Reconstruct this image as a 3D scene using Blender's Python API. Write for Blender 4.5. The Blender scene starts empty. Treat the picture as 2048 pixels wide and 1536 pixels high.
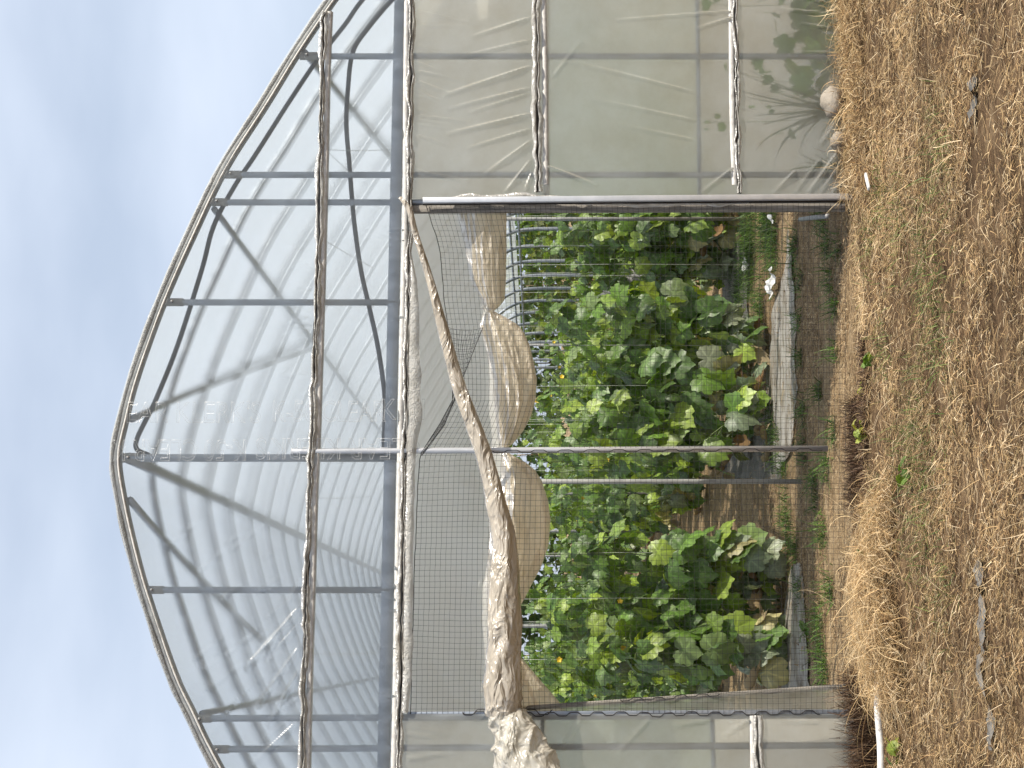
import bpy, math, random
import numpy as np
from mathutils import Vector, Matrix
random.seed(7); rng = np.random.default_rng(7)
sc = bpy.context.scene
COL = sc.collection
R = math.radians
# ------------------------------------------------------------------ camera model (photo is on its side: image left = up)
F = 2760.0; U0 = 1078.0; V0 = 768.0; CH = 1.6
TH = math.atan(521.0 / F); D = CH * F / 627.0
FW = np.array([math.sin(TH), math.cos(TH), 0.0]); RT = np.array([math.cos(TH), -math.sin(TH), 0.0])
CAM = np.array([-D * math.sin(TH), -D * math.cos(TH), CH])
def ray(u, v):
    return FW + RT * ((V0 - v) / F) + np.array([0, 0, (U0 - u) / F])
def P(u, v, Y=0.0):
    d = ray(u, v); t = (Y - CAM[1]) / d[1]; return CAM + d * t
def G(u, v, z=0.0):
    d = ray(u, v); t = (z - CH) / d[2]; return CAM + d * t

# ------------------------------------------------------------------ helpers
class MB:
    def __init__(s): s.v = []; s.f = []
    def grid(s, pts):           # pts: rows of points
        n = len(pts); m = len(pts[0]); b = len(s.v)
        for r in pts: s.v += [tuple(p) for p in r]
        for i in range(n - 1):
            for j in range(m - 1):
                a = b + i * m + j; s.f.append((a, a + 1, a + m + 1, a + m))
        return s
    def tube(s, path, rad, n=10, cap=True, wob=None):
        path = [Vector(p) for p in path]; k = len(path)
        if not hasattr(rad, '__len__'): rad = [rad] * k
        b = len(s.v); up = None
        for i, p in enumerate(path):
            t = (path[min(i + 1, k - 1)] - path[max(i - 1, 0)])
            if t.length < 1e-9: t = Vector((0, 0, 1))
            t.normalize()
            if up is None:
                up = t.orthogonal().normalized()
            up = (up - t * up.dot(t))
            up = up.normalized() if up.length > 1e-6 else t.orthogonal().normalized()
            w = t.cross(up)
            for j in range(n):
                a = 2 * math.pi * j / n; rr = rad[i] * (wob(i / (k - 1), a) if wob else 1)
                s.v.append(tuple(p + (up * math.cos(a) + w * math.sin(a)) * rr))
        for i in range(k - 1):
            for j in range(n):
                a = b + i * n + j; c = b + i * n + (j + 1) % n
                s.f.append((a, c, c + n, a + n))
        if cap:
            s.f.append(tuple(b + j for j in range(n - 1, -1, -1)))
            s.f.append(tuple(b + (k - 1) * n + j for j in range(n)))
        return s
    def box(s, a, c, w, d, depth_dir=(0, 1, 0)):
        """bar from a to c, width w across, depth d along depth_dir"""
        a = Vector(a); c = Vector(c); t = (c - a).normalized(); dd = Vector(depth_dir); dd = (dd - t * dd.dot(t)).normalized(); x = t.cross(dd)
        b = len(s.v)
        for p in (a, c):
            for (i, j) in ((-1, -1), (1, -1), (1, 1), (-1, 1)):
                s.v.append(tuple(p + x * (i * w / 2) + dd * (j * d / 2)))
        for q in ((0, 1, 2, 3), (7, 6, 5, 4), (0, 4, 5, 1), (1, 5, 6, 2), (2, 6, 7, 3), (3, 7, 4, 0)):
            s.f.append(tuple(b + k for k in q))
        return s
    def build(s, name, mat, parent=None, smooth=True, bevel=0):
        me = bpy.data.meshes.new(name); me.from_pydata(s.v, [], s.f); me.update()
        return link(name, me, mat, parent, smooth, bevel)
def link(name, me, mat, parent=None, smooth=True, bevel=0):
    o = bpy.data.objects.new(name, me); COL.objects.link(o)
    if mat: me.materials.append(mat)
    if smooth: me.polygons.foreach_set('use_smooth', [True] * len(me.polygons))
    if parent:
        o.parent = parent; o.matrix_parent_inverse = Matrix.Translation(parent.location).inverted() if parent.location.length else Matrix()
    if bevel:
        m = o.modifiers.new('bevel', 'BEVEL'); m.width = bevel; m.segments = 2; m.limit_method = 'ANGLE'
    return o
def npmesh(name, V, Fq, mat, parent=None, smooth=True, col=None):
    V = np.asarray(V, np.float32).reshape(-1, 3); Fq = np.asarray(Fq, np.int32); k = Fq.shape[1]
    me = bpy.data.meshes.new(name); me.vertices.add(len(V)); me.vertices.foreach_set('co', V.ravel())
    me.loops.add(Fq.size); me.loops.foreach_set('vertex_index', Fq.ravel())
    me.polygons.add(len(Fq)); me.polygons.foreach_set('loop_start', np.arange(0, Fq.size, k, dtype=np.int32))
    me.polygons.foreach_set('loop_total', np.full(len(Fq), k, np.int32))
    me.update(calc_edges=True)
    if col is not None:
        at = me.color_attributes.new('tone', 'FLOAT_COLOR', 'POINT'); c = np.ones((len(V), 4), np.float32); c[:, :3] = col
        at.data.foreach_set('color', c.ravel())
    return link(name, me, mat, parent, smooth)
def tag(o, label=None, cat=None, group=None, kind=None):
    if label: o['label'] = label
    if cat: o['category'] = cat
    if group: o['group'] = group
    if kind: o['kind'] = kind
    return o
def empty(name, loc=(0, 0, 0)):
    o = bpy.data.objects.new(name, None); o.location = [float(q) for q in loc]; o.empty_display_size = .1; COL.objects.link(o); return o
def copy_tree(o, parent=None):
    c = o.copy(); COL.objects.link(c)
    if parent: c.parent = parent
    for ch in o.children: copy_tree(ch, c)
    return c
def smooth_path(pts, n=8):
    pts = [np.array(p, float) for p in pts]; out = []
    q = [2 * pts[0] - pts[1]] + pts + [2 * pts[-1] - pts[-2]]
    for i in range(1, len(q) - 2):
        a, b, c, d = q[i - 1:i + 3]
        for k in range(n):
            t = k / n
            out.append(.5 * (2 * b + (c - a) * t + (2 * a - 5 * b + 4 * c - d) * t * t + (3 * b - a - 3 * c + d) * t ** 3))
    out.append(pts[-1]); return out
def interp(x, xs, ys): return float(np.interp(x, xs, ys))
def vnoise(x, seed=0):          # smooth 1-D noise, -1..1
    x = np.asarray(x, float) + seed * 17.31; i = np.floor(x); f = x - i; f = f * f * (3 - 2 * f)
    h = lambda k: (np.sin(k * 127.1 + 311.7) * 43758.5453) % 1 * 2 - 1
    return h(i) * (1 - f) + h(i + 1) * f
def vnoise2(x, y, seed=0):
    x = np.asarray(x, float) + seed * 3.7; y = np.asarray(y, float) + seed * 9.1
    i = np.floor(x); j = np.floor(y); fx = x - i; fy = y - j; fx = fx * fx * (3 - 2 * fx); fy = fy * fy * (3 - 2 * fy)
    h = lambda a, b: (np.sin(a * 127.1 + b * 269.5 + 11.3) * 43758.5453) % 1 * 2 - 1
    return (h(i, j) * (1 - fx) + h(i + 1, j) * fx) * (1 - fy) + (h(i, j + 1) * (1 - fx) + h(i + 1, j + 1) * fx) * fy

# ------------------------------------------------------------------ materials
def newmat(name):
    m = bpy.data.materials.new(name); m.use_nodes = True; nt = m.node_tree; nt.nodes.clear()
    out = nt.nodes.new('ShaderNodeOutputMaterial'); return m, nt, out
def N(nt, t, **kw):
    n = nt.nodes.new(t)
    for k, v in kw.items():
        if k in n.inputs: n.inputs[k].default_value = v
        else: setattr(n, k, v)
    return n
def L(nt, a, b): nt.links.new(a, b)
def noise_ramp(nt, scale, stops, detail=5, coord='Object', stretch=None, rough=.6):
    tc = N(nt, 'ShaderNodeTexCoord'); src = tc.outputs[coord]
    if stretch:
        mp = N(nt, 'ShaderNodeMapping'); mp.inputs['Scale'].default_value = stretch; L(nt, src, mp.inputs[0]); src = mp.outputs[0]
    nz = N(nt, 'ShaderNodeTexNoise'); nz.inputs['Scale'].default_value = scale; nz.inputs['Detail'].default_value = detail; nz.inputs['Roughness'].default_value = rough
    L(nt, src, nz.inputs['Vector'])
    rp = N(nt, 'ShaderNodeValToRGB'); cr = rp.color_ramp
    while len(cr.elements) > 1: cr.elements.remove(cr.elements[-1])
    for i, (p, c) in enumerate(stops):
        e = cr.elements[0] if i == 0 else cr.elements.new(p)
        e.position = p; e.color = (*c, 1)
    L(nt, nz.outputs['Fac'], rp.inputs[0]); return rp, nz
def simple(name, stops, scale=20, rough=.5, metal=0, bump=0, bscale=None, stretch=None, spec=.5):
    m, nt, out = newmat(name); b = N(nt, 'ShaderNodeBsdfPrincipled')
    b.inputs['Roughness'].default_value = rough; b.inputs['Metallic'].default_value = metal; b.inputs['Specular IOR Level'].default_value = spec
    rp, nz = noise_ramp(nt, scale, stops, stretch=stretch); L(nt, rp.outputs[0], b.inputs['Base Color'])
    if bump:
        bm = N(nt, 'ShaderNodeBump'); bm.inputs['Strength'].default_value = bump; bm.inputs['Distance'].default_value = .01
        if bscale:
            _, n2 = noise_ramp(nt, bscale, [(0, (0, 0, 0)), (1, (1, 1, 1))], stretch=stretch); L(nt, n2.outputs['Fac'], bm.inputs['Height'])
        else: L(nt, nz.outputs['Fac'], bm.inputs['Height'])
        L(nt, bm.outputs[0], b.inputs['Normal'])
    L(nt, b.outputs[0], out.inputs[0]); return m
def film(name, clear=.3, blur=.3, trans=(.82, .83, .80), diff=(.7, .71, .69), tshare=.65, edge=.75, gloss=.35, rough=.25, ior=1.06, brough=.5, patch=0, bump=0, bscale=18, e0=.15, e1=.5, crum=0, cscale=10, cstretch=(1, 1, 1), dirt=0):
    """thin plastic: clear + blurred + milky shares (the rest), milkier at grazing view, plus a sheen"""
    m, nt, out = newmat(name)
    tr = N(nt, 'ShaderNodeBsdfTransparent'); tr.inputs[0].default_value = (.97, .98, .97, 1)
    rf = N(nt, 'ShaderNodeBsdfRefraction'); rf.inputs['Roughness'].default_value = brough; rf.inputs['IOR'].default_value = ior; rf.inputs[0].default_value = (.96, .97, .96, 1)
    tl = N(nt, 'ShaderNodeBsdfTranslucent'); tl.inputs[0].default_value = (*trans, 1)
    df = N(nt, 'ShaderNodeBsdfDiffuse'); df.inputs[0].default_value = (*diff, 1)
    gl = N(nt, 'ShaderNodeBsdfGlossy'); gl.inputs['Roughness'].default_value = rough; gl.inputs[0].default_value = (.9, .9, .9, 1)
    mA = N(nt, 'ShaderNodeMixShader'); mA.inputs[0].default_value = blur / max(blur + clear, 1e-6)
    L(nt, tr.outputs[0], mA.inputs[1]); L(nt, rf.outputs[0], mA.inputs[2])
    mB = N(nt, 'ShaderNodeMixShader'); mB.inputs[0].default_value = tshare
    L(nt, df.outputs[0], mB.inputs[1]); L(nt, tl.outputs[0], mB.inputs[2])
    lw = N(nt, 'ShaderNodeLayerWeight'); lw.inputs[0].default_value = .5
    h0 = 1 - clear - blur
    mr = N(nt, 'ShaderNodeMapRange'); mr.inputs[3].default_value = h0; mr.inputs[4].default_value = min(1, h0 + edge * (1 - h0)); mr.inputs[1].default_value = e0; mr.inputs[2].default_value = e1
    L(nt, lw.outputs['Facing'], mr.inputs[0]); fac = mr.outputs[0]
    if patch:
        rp, nz = noise_ramp(nt, 2.2, [(.3, (0, 0, 0)), (.7, (1, 1, 1))], detail=6)
        mm = N(nt, 'ShaderNodeMath', operation='MULTIPLY_ADD', use_clamp=True); mm.inputs[1].default_value = patch; L(nt, rp.outputs[0], mm.inputs[0]); L(nt, fac, mm.inputs[2]); fac = mm.outputs[0]
    mC = N(nt, 'ShaderNodeMixShader'); L(nt, fac, mC.inputs[0]); L(nt, mA.outputs[0], mC.inputs[1]); L(nt, mB.outputs[0], mC.inputs[2])
    fr = N(nt, 'ShaderNodeFresnel'); fr.inputs[0].default_value = 1.45
    mg = N(nt, 'ShaderNodeMath', operation='MULTIPLY'); mg.inputs[1].default_value = gloss; L(nt, fr.outputs[0], mg.inputs[0])
    mD = N(nt, 'ShaderNodeMixShader'); L(nt, mg.outputs[0], mD.inputs[0]); L(nt, mC.outputs[0], mD.inputs[1]); L(nt, gl.outputs[0], mD.inputs[2])
    if bump:
        bm = N(nt, 'ShaderNodeBump'); bm.inputs['Strength'].default_value = bump; bm.inputs['Distance'].default_value = .02
        _, n2 = noise_ramp(nt, bscale, [(0, (0, 0, 0)), (1, (1, 1, 1))], detail=4); L(nt, n2.outputs['Fac'], bm.inputs['Height'])
        for n_ in (gl, df, tl): L(nt, bm.outputs[0], n_.inputs['Normal'])
    if crum:
        tcx = N(nt, 'ShaderNodeTexCoord'); mpx = N(nt, 'ShaderNodeMapping'); mpx.inputs['Scale'].default_value = cstretch; L(nt, tcx.outputs['Object'], mpx.inputs[0])
        nzx = N(nt, 'ShaderNodeTexNoise'); nzx.inputs['Scale'].default_value = cscale * .6; L(nt, mpx.outputs[0], nzx.inputs['Vector'])
        mxx = N(nt, 'ShaderNodeMixRGB', blend_type='LINEAR_LIGHT'); mxx.inputs[0].default_value = .12; L(nt, mpx.outputs[0], mxx.inputs[1]); L(nt, nzx.outputs['Color'], mxx.inputs[2])
        hs = None
        for k_, (sc_, w_) in enumerate(((1, 1), (2.3, .5), (5.1, .22))):
            vo = N(nt, 'ShaderNodeTexVoronoi'); vo.inputs['Scale'].default_value = cscale * sc_; L(nt, mxx.outputs[0], vo.inputs['Vector'])
            mu_ = N(nt, 'ShaderNodeMath', operation='MULTIPLY_ADD'); mu_.inputs[1].default_value = w_; L(nt, vo.outputs['Distance'], mu_.inputs[0])
            if hs is None: mu_.inputs[2].default_value = 0
            else: L(nt, hs, mu_.inputs[2])
            hs = mu_.outputs[0]
        bm = N(nt, 'ShaderNodeBump'); bm.inputs['Strength'].default_value = crum; bm.inputs['Distance'].default_value = .35 / cscale; L(nt, hs, bm.inputs['Height'])
        for n_ in (gl, df, tl): L(nt, bm.outputs[0], n_.inputs['Normal'])
    if dirt:
        for n_, c_ in ((df, diff), (tl, trans)):
            rp, _ = noise_ramp(nt, 5, [(.3, tuple(q * (1 - dirt) for q in (c_[0], c_[1] * .95, c_[2] * .86))), (.6, c_), (.8, tuple(min(1, q * 1.12) for q in c_))], detail=8, stretch=cstretch, rough=.7); L(nt, rp.outputs[0], n_.inputs[0])
    L(nt, mD.outputs[0], out.inputs[0]); return m
def leafy(name, mildew=.5, trans=.3, rough=.55):
    """leaf colour from the per-leaf tone, pale mildew dust in patches, some light let through"""
    m, nt, out = newmat(name)
    at = N(nt, 'ShaderNodeVertexColor'); at.layer_name = 'tone'
    rp, nz = noise_ramp(nt, 34, [(.50, (0, 0, 0)), (.72, (1, 1, 1))], detail=6, rough=.7)
    big, _ = noise_ramp(nt, 5, [(.35, (0, 0, 0)), (.65, (1, 1, 1))], detail=3)
    mu = N(nt, 'ShaderNodeMath', operation='MULTIPLY'); L(nt, rp.outputs[0], mu.inputs[0]); L(nt, big.outputs[0], mu.inputs[1])
    mu2 = N(nt, 'ShaderNodeMath', operation='MULTIPLY'); L(nt, mu.outputs[0], mu2.inputs[0]); mu2.inputs[1].default_value = mildew
    mx = N(nt, 'ShaderNodeMixRGB'); L(nt, mu2.outputs[0], mx.inputs[0]); L(nt, at.outputs[0], mx.inputs[1]); mx.inputs[2].default_value = (.34, .37, .24, 1)
    b = N(nt, 'ShaderNodeBsdfPrincipled'); b.inputs['Roughness'].default_value = rough; b.inputs['Specular IOR Level'].default_value = .6
    L(nt, mx.outputs[0], b.inputs['Base Color'])
    bm = N(nt, 'ShaderNodeBump'); bm.inputs['Strength'].default_value = .5; bm.inputs['Distance'].default_value = .004; L(nt, nz.outputs['Fac'], bm.inputs['Height']); L(nt, bm.outputs[0], b.inputs['Normal'])
    tl = N(nt, 'ShaderNodeBsdfTranslucent'); hs = N(nt, 'ShaderNodeMixRGB', blend_type='MULTIPLY'); hs.inputs[0].default_value = 1; hs.inputs[2].default_value = (1.7, 1.6, .5, 1)
    L(nt, mx.outputs[0], hs.inputs[1]); L(nt, hs.outputs[0], tl.inputs[0])
    ms = N(nt, 'ShaderNodeMixShader'); ms.inputs[0].default_value = trans; L(nt, b.outputs[0], ms.inputs[1]); L(nt, tl.outputs[0], ms.inputs[2])
    L(nt, ms.outputs[0], out.inputs[0]); return m

M = {}
M['galv'] = simple('galvanised_steel', [(.3, (.19, .215, .25)), (.5, (.30, .33, .375)), (.7, (.42, .45, .50))], 14, .42, .55, .15, 60, stretch=(1, 1, .3))
M['galv_dull'] = simple('dull_galvanised_steel', [(.3, (.17, .17, .17)), (.6, (.30, .30, .29)), (.8, (.40, .39, .37))], 25, .6, .3, .25, 80)
M['alu'] = simple('aluminium_channel', [(.3, (.50, .51, .52)), (.7, (.66, .66, .67))], 9, .35, .5, .05)
M['alu_dirty'] = simple('weathered_channel', [(.3, (.42, .40, .37)), (.55, (.58, .56, .52)), (.75, (.70, .68, .64))], 30, .6, .0, .3)
M['pipe'] = simple('black_pipe', [(.3, (.018, .02, .028)), (.7, (.035, .038, .05))], 20, .45)
M['dark'] = simple('dark_gap', [(.3, (.010, .007, .006)), (.7, (.035, .026, .022))], 40, .9)
M['wire'] = simple('spring_wire', [(.3, (.02, .02, .02)), (.7, (.05, .045, .045))], 30, .5, .4)
M['net'] = simple('black_net', [(.3, (.010, .010, .010)), (.7, (.02, .02, .02))], 30, .6)
M['string'] = simple('white_string', [(.3, (.55, .56, .5)), (.7, (.75, .75, .7))], 30, .7)
M['pvc'] = simple('white_pvc', [(.35, (.55, .53, .5)), (.6, (.78, .78, .76))], 14, .4)
M['paper'] = simple('white_paper', [(.3, (.60, .59, .57)), (.7, (.74, .73, .71))], 20, .7, 0, .2)
M['stone'] = simple('pale_stone', [(.25, (.13, .11, .09)), (.5, (.26, .225, .18)), (.75, (.38, .33, .27))], 9, .85, 0, .6, 35)
M['wood'] = simple('weathered_timber', [(.3, (.13, .12, .105)), (.5, (.24, .22, .19)), (.7, (.36, .33, .29))], 10, .85, 0, .4, 40, stretch=(6, 6, .5))
M['post_grey'] = simple('grey_post', [(.3, (.30, .30, .29)), (.7, (.46, .46, .44))], 12, .6, 0, .1)
M['film_veil'] = film('veil_film', .06, .56, trans=(.84, .92, .82), diff=(.70, .78, .68), tshare=.6, edge=.4, gloss=.3, rough=.35, patch=.08, ior=1.30, brough=1.0, dirt=.15)
M['film_liner'] = film('inner_liner_film', .04, .10, trans=(.93, .91, .84), diff=(.80, .78, .71), tshare=.6, edge=.4, gloss=.3, rough=.35, patch=.05, dirt=.2)
M['film_gable'] = film('clear_film', .22, .64, trans=(.76, .81, .85), diff=(.62, .66, .70), edge=.85, gloss=.5, rough=.22, patch=.08, ior=1.07, brough=.45, dirt=.15)
M['film_side'] = film('hazy_side_film', .40, .34, trans=(.86, .85, .79), diff=(.76, .75, .69), edge=.9, gloss=.5, rough=.25, patch=.12, ior=1.24, brough=.85, dirt=.2)
M['film_roof'] = film('roof_film', .70, .0, trans=(.50, .53, .56), diff=(.46, .49, .51), tshare=.8, edge=.3, gloss=.3, rough=.3, patch=.06)
M['film_lip'] = film('crumpled_film', .12, .10, trans=(.70, .69, .66), diff=(.66, .645, .61), tshare=.35, edge=.6, gloss=.4, rough=.3, crum=.6, cscale=26, dirt=.35)
M['film_roll'] = film('rolled_film', .02, .0, trans=(.70, .62, .50), diff=(.62, .555, .46), tshare=.3, edge=.5, gloss=2.0, rough=.25, crum=.85, cscale=12, cstretch=(.45, 1, 1), dirt=.35)
M['film_bag'] = film('loose_film', .22, .08, trans=(.90, .86, .76), diff=(.80, .76, .67), tshare=.4, edge=.7, gloss=1.3, rough=.26, crum=.9, cscale=9, cstretch=(.7, 1, 1), dirt=.2)
M['film_swag'] = film('gathered_film', .08, .10, trans=(.96, .88, .72), diff=(.86, .77, .62), tshare=.6, edge=.5, gloss=.55, rough=.38, crum=.4, cscale=5, cstretch=(1, 1, 2.2), dirt=.3)
M['film_sheet'] = film('hanging_film', .08, .10, trans=(.97, .96, .92), diff=(.92, .90, .86), tshare=.72, edge=.5, gloss=.35, rough=.3, patch=.05)
M['print'] = film('raised_print', .25, .0, trans=(.85, .85, .83), diff=(.85, .86, .86), tshare=.25, edge=.4, gloss=.6)
M['mulch'] = simple('grey_mulch_film', [(.30, (.13, .105, .08)), (.42, (.24, .21, .17)), (.55, (.37, .345, .31)), (.75, (.47, .45, .41))], 7, .5, 0, .7, 14, stretch=(.7, 1.5, 1))
M['mulch_dark'] = simple('woven_ground_cloth', [(.3, (.075, .07, .062)), (.55, (.15, .14, .125)), (.75, (.26, .22, .17))], 7, .75, 0, .4, 90)
M['leaf'] = leafy('cucumber_leaf', .85, .26, .42)
M['weed'] = leafy('weed_leaf', .15, .4)
M['stem'] = simple('green_stem', [(.3, (.10, .14, .04)), (.7, (.20, .26, .09))], 12, .6)
M['petal'] = simple('yellow_petal', [(.3, (.75, .48, .02)), (.7, (.85, .62, .05))], 12, .5)
M['rowan'] = simple('dry_vine', [(.3, (.16, .10, .05)), (.7, (.34, .24, .13))], 12, .8)

def tonemat(name, rough=.8, trans=.0):
    m, nt, out = newmat(name); at = N(nt, 'ShaderNodeVertexColor'); at.layer_name = 'tone'
    b = N(nt, 'ShaderNodeBsdfPrincipled'); b.inputs['Roughness'].default_value = rough; b.inputs['Specular IOR Level'].default_value = .3; L(nt, at.outputs[0], b.inputs['Base Color'])
    sh = b.outputs[0]
    if trans:
        tl = N(nt, 'ShaderNodeBsdfTranslucent'); L(nt, at.outputs[0], tl.inputs[0]); ms = N(nt, 'ShaderNodeMixShader'); ms.inputs[0].default_value = trans
        L(nt, sh, ms.inputs[1]); L(nt, tl.outputs[0], ms.inputs[2]); sh = ms.outputs[0]
    L(nt, sh, out.inputs[0]); return m
M['straw'] = tonemat('straw', .6, .15)
M['green'] = tonemat('green_blade', .5, .3)
M['deadleaf'] = tonemat('dead_leaf', .8, .25)

# ground: thatch and soil, blended by place
def ground_mat():
    m, nt, out = newmat('soil_and_thatch'); b = N(nt, 'ShaderNodeBsdfPrincipled'); b.inputs['Roughness'].default_value = .95; b.inputs['Specular IOR Level'].default_value = .1
    a1, _ = noise_ramp(nt, 6, [(.3, (.06, .038, .022)), (.5, (.15, .095, .052)), (.7, (.27, .185, .105))], detail=8, stretch=(.6, 1.6, 1))
    a2, _ = noise_ramp(nt, 5, [(.3, (.16, .105, .058)), (.46, (.37, .26, .145)), (.68, (.56, .42, .26))], detail=9, stretch=(.7, 1.6, 1), rough=.7)
    tc = N(nt, 'ShaderNodeTexCoord'); sx = N(nt, 'ShaderNodeSeparateXYZ'); L(nt, tc.outputs['Object'], sx.inputs[0]); st = N(nt, 'ShaderNodeMapRange'); st.inputs[1].default_value = -.10; st.inputs[2].default_value = .10; L(nt, sx.outputs['Y'], st.inputs[0])
    a = N(nt, 'ShaderNodeMixRGB'); L(nt, st.outputs[0], a.inputs[0]); L(nt, a1.outputs[0], a.inputs[1]); L(nt, a2.outputs[0], a.inputs[2])
    f, n2 = noise_ramp(nt, 90, [(.35, (.45, .45, .45)), (.65, (1.1, 1.1, 1.1))], detail=4, stretch=(.35, 1.5, 1))
    mx = N(nt, 'ShaderNodeMixRGB', blend_type='MULTIPLY'); mx.inputs[0].default_value = .9; L(nt, a.outputs[0], mx.inputs[1]); L(nt, f.outputs[0], mx.inputs[2])
    L(nt, mx.outputs[0], b.inputs['Base Color'])
    bm = N(nt, 'ShaderNodeBump'); bm.inputs['Strength'].default_value = .8; bm.inputs['Distance'].default_value = .02; L(nt, n2.outputs['Fac'], bm.inputs['Height']); L(nt, bm.outputs[0], b.inputs['Normal'])
    L(nt, b.outputs[0], out.inputs[0]); return m
M['ground'] = ground_mat()

# ------------------------------------------------------------------ profile of the hoops (X, z) from the front hoop
hp = [(667, 0), (597, 103), (531, 210), (450, 337), (386, 469), (326, 605), (273, 752), (249, 843), (235, 918), (247, 1005), (268, 1099), (294, 1192), (348, 1349), (384, 1426), (422, 1505)]
hw = [P(u, v, 0) for u, v in hp]
prof = [(p[0], p[2]) for p in hw]                        # right to left
xr, zr = prof[0]; xl, zl = prof[-1]
XR, XL, ZS = xr + 1.12, xl - 1.72, 1.94                   # shoulders
right_ext = [(XR, .0), (XR, .6), (XR, 1.2), (XR - .005, ZS - .25), (XR - .06, ZS), (XR - .22, ZS + .22), (xr + .62, zr - .40), (xr + .30, zr - .20)]
left_ext = [(xl - .32, zl - .2), (xl - .70, zl - .47), (xl - 1.1, zl - .80), (XL + .25, ZS + .26), (XL + .06, ZS), (XL, ZS - .25), (XL, 1.2), (XL, .6), (XL, 0)]
ctrl = right_ext + prof + left_ext
PROF = [tuple(p) for p in smooth_path(ctrl, 5)]
px_, pz_ = np.array([p[0] for p in PROF]), np.array([p[1] for p in PROF])
msk = pz_ > ZS; o_ = np.argsort(px_[msk]); RX, RZ = px_[msk][o_], pz_[msk][o_]
def roofz(x): return float(np.interp(x, RX, RZ))
def roofhit(u, v, inset=.04):
    d = ray(u, v); Y = 0.0
    while Y < 16:
        p = P(u, v, Y)
        if p[2] > roofz(p[0]) - inset: return p
        Y += .02
    return P(u, v, 16)
LEN = 15.6; SP = .65

# ================================================================== polytunnel
T = empty('polytunnel', (-.3, 0, 0))
tag(T, 'long arched greenhouse of steel hoops under hazy plastic film', 'greenhouse')
def part(mb, name, mat, parent=T, **k): return mb.build(name, M[mat], parent, **k)
part(MB().tube([(x, 0, z) for x, z in PROF], .024, 12), 'front_hoop', 'galv_dull')
k = 1
while k * SP < LEN + .1:
    part(MB().tube([(x, k * SP, z) for x, z in PROF[::2] + [PROF[-1]]], .021, 8), 'hoop', 'galv'); k += 1
# roof film over everything above the shoulder, and its front edge rolled round the first hoop
roof = [(x, z) for x, z in PROF if z > ZS - .12]
def outset(pr, d):
    out = []
    for i, (x, z) in enumerate(pr):
        a = pr[max(i - 1, 0)]; b = pr[min(i + 1, len(pr) - 1)]; t = np.array([b[0] - a[0], b[1] - a[1]]); t /= np.linalg.norm(t)
        out.append((x + t[1] * d, z - t[0] * d))
    return out
ro = outset(roof, .030)
if ro[len(ro) // 2][1] < roof[len(roof) // 2][1]: ro = outset(roof, -.030)
ys = np.concatenate([[-.045, -.02, 0, .05], np.arange(.15, LEN + .2, .13)])
rows = []
for y in ys:
    rows.append([(x, y, z + .003 * float(vnoise2(x * 5, y * 3))) for x, z in ro])
part(MB().grid(rows), 'roof_film', 'film_roof')
eo = outset(roof, .026 if ro[len(ro) // 2][1] > roof[len(roof) // 2][1] and outset(roof, .03)[len(ro) // 2][1] > roof[len(roof) // 2][1] else -.026)
part(MB().tube([(x, -.012 + .004 * float(vnoise(i * .35)), z) for i, (x, z) in enumerate(eo)], [.013 + .004 * float(vnoise(i * .6, 3)) for i in range(len(eo))], 8), 'film_edge', 'film_lip')
# narrow channel with its spring wire along the hoop
part(MB().tube([(x, -.028, z) for x, z in outset(roof, -.012 if eo[len(eo)//2][1] > roof[len(roof)//2][1] and outset(roof, .03)[len(ro)//2][1] > roof[len(roof)//2][1] else .012)], .006, 6), 'spring_wire', 'alu_dirty')
# ridge, purlins, hip rails, wind braces
def purlin(x, z, r=.017, name='purlin', mat='galv', y0=.0): part(MB().tube([(x, y, z) for y in np.linspace(y0, LEN, 24)], r, 8), name, mat)
ap = P(249, 915, 0); purlin(ap[0], roofz(ap[0]) - .05, .031, 'ridge_pipe', y0=.04)
for (u, v) in ((425, 415), (390, 1428)):
    q = P(u, v, 0); purlin(q[0], roofz(q[0]) - .04, y0=.03)
for x in (XR - .03, XL + .03):
    for z in (ZS - .02, ZS - .12): part(MB().tube([(x, y, z) for y in (0.0, LEN)], .014, 8), 'hip_rail', 'galv')
for a, b in (((256, 838), (520, 735)), ((258, 1000), (440, 1195)), ((600, 105), (770, 300))):
    pa, pb = roofhit(*a), roofhit(*b); pb = pa + (pb - pa) * 1.6
    pts = []
    for t in np.linspace(0, 1, 14):
        q = pa + (pb - pa) * t; q[2] = min(q[2], roofz(q[0]) - .035) if t > .05 else q[2]; q[2] = roofz(q[0]) - .035
        pts.append(q)
    part(MB().tube(pts, .019, 8), 'wind_brace', 'galv')
# posts of the gable
def post(v, u0, u1, r=.0165, Y=0.0, v1=None, name='gable_post', mat='galv', brk=True):
    a = P(u0, v, Y); b = P(u1, v if v1 is None else v1, Y)
    o = part(MB().tube([a, a + (b - a) * .02, a + (b - a) * .5, b], r, 12), name, mat)
    if brk:
        mb = MB(); c = a + np.array([0, -.004, 0]); mb.box(c + np.array([0, 0, .012]), c - np.array([0, 0, .085]), r * 2.35, r * 1.5)
        mb.tube([c + np.array([0, -.030, -.03]), c + np.array([0, -.016, -.03])], .008, 6)
        br = mb.build('clamp', M['galv_dull'], o, bevel=.004)
    return o
post(113, 604, 1690); post(350, 452, 1712); post(405, 424, 1715); post(605, 335, 800)
post(916, 247, 800, .02); post(1180, 294, 790); post(1437, 389, 1720, v1=1430); post(1498.5, 424, 1716, v1=1490)
post(903, 583, 1655, .0155, -.022, v1=897, name='centre_pole', mat='alu', brk=False)
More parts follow.
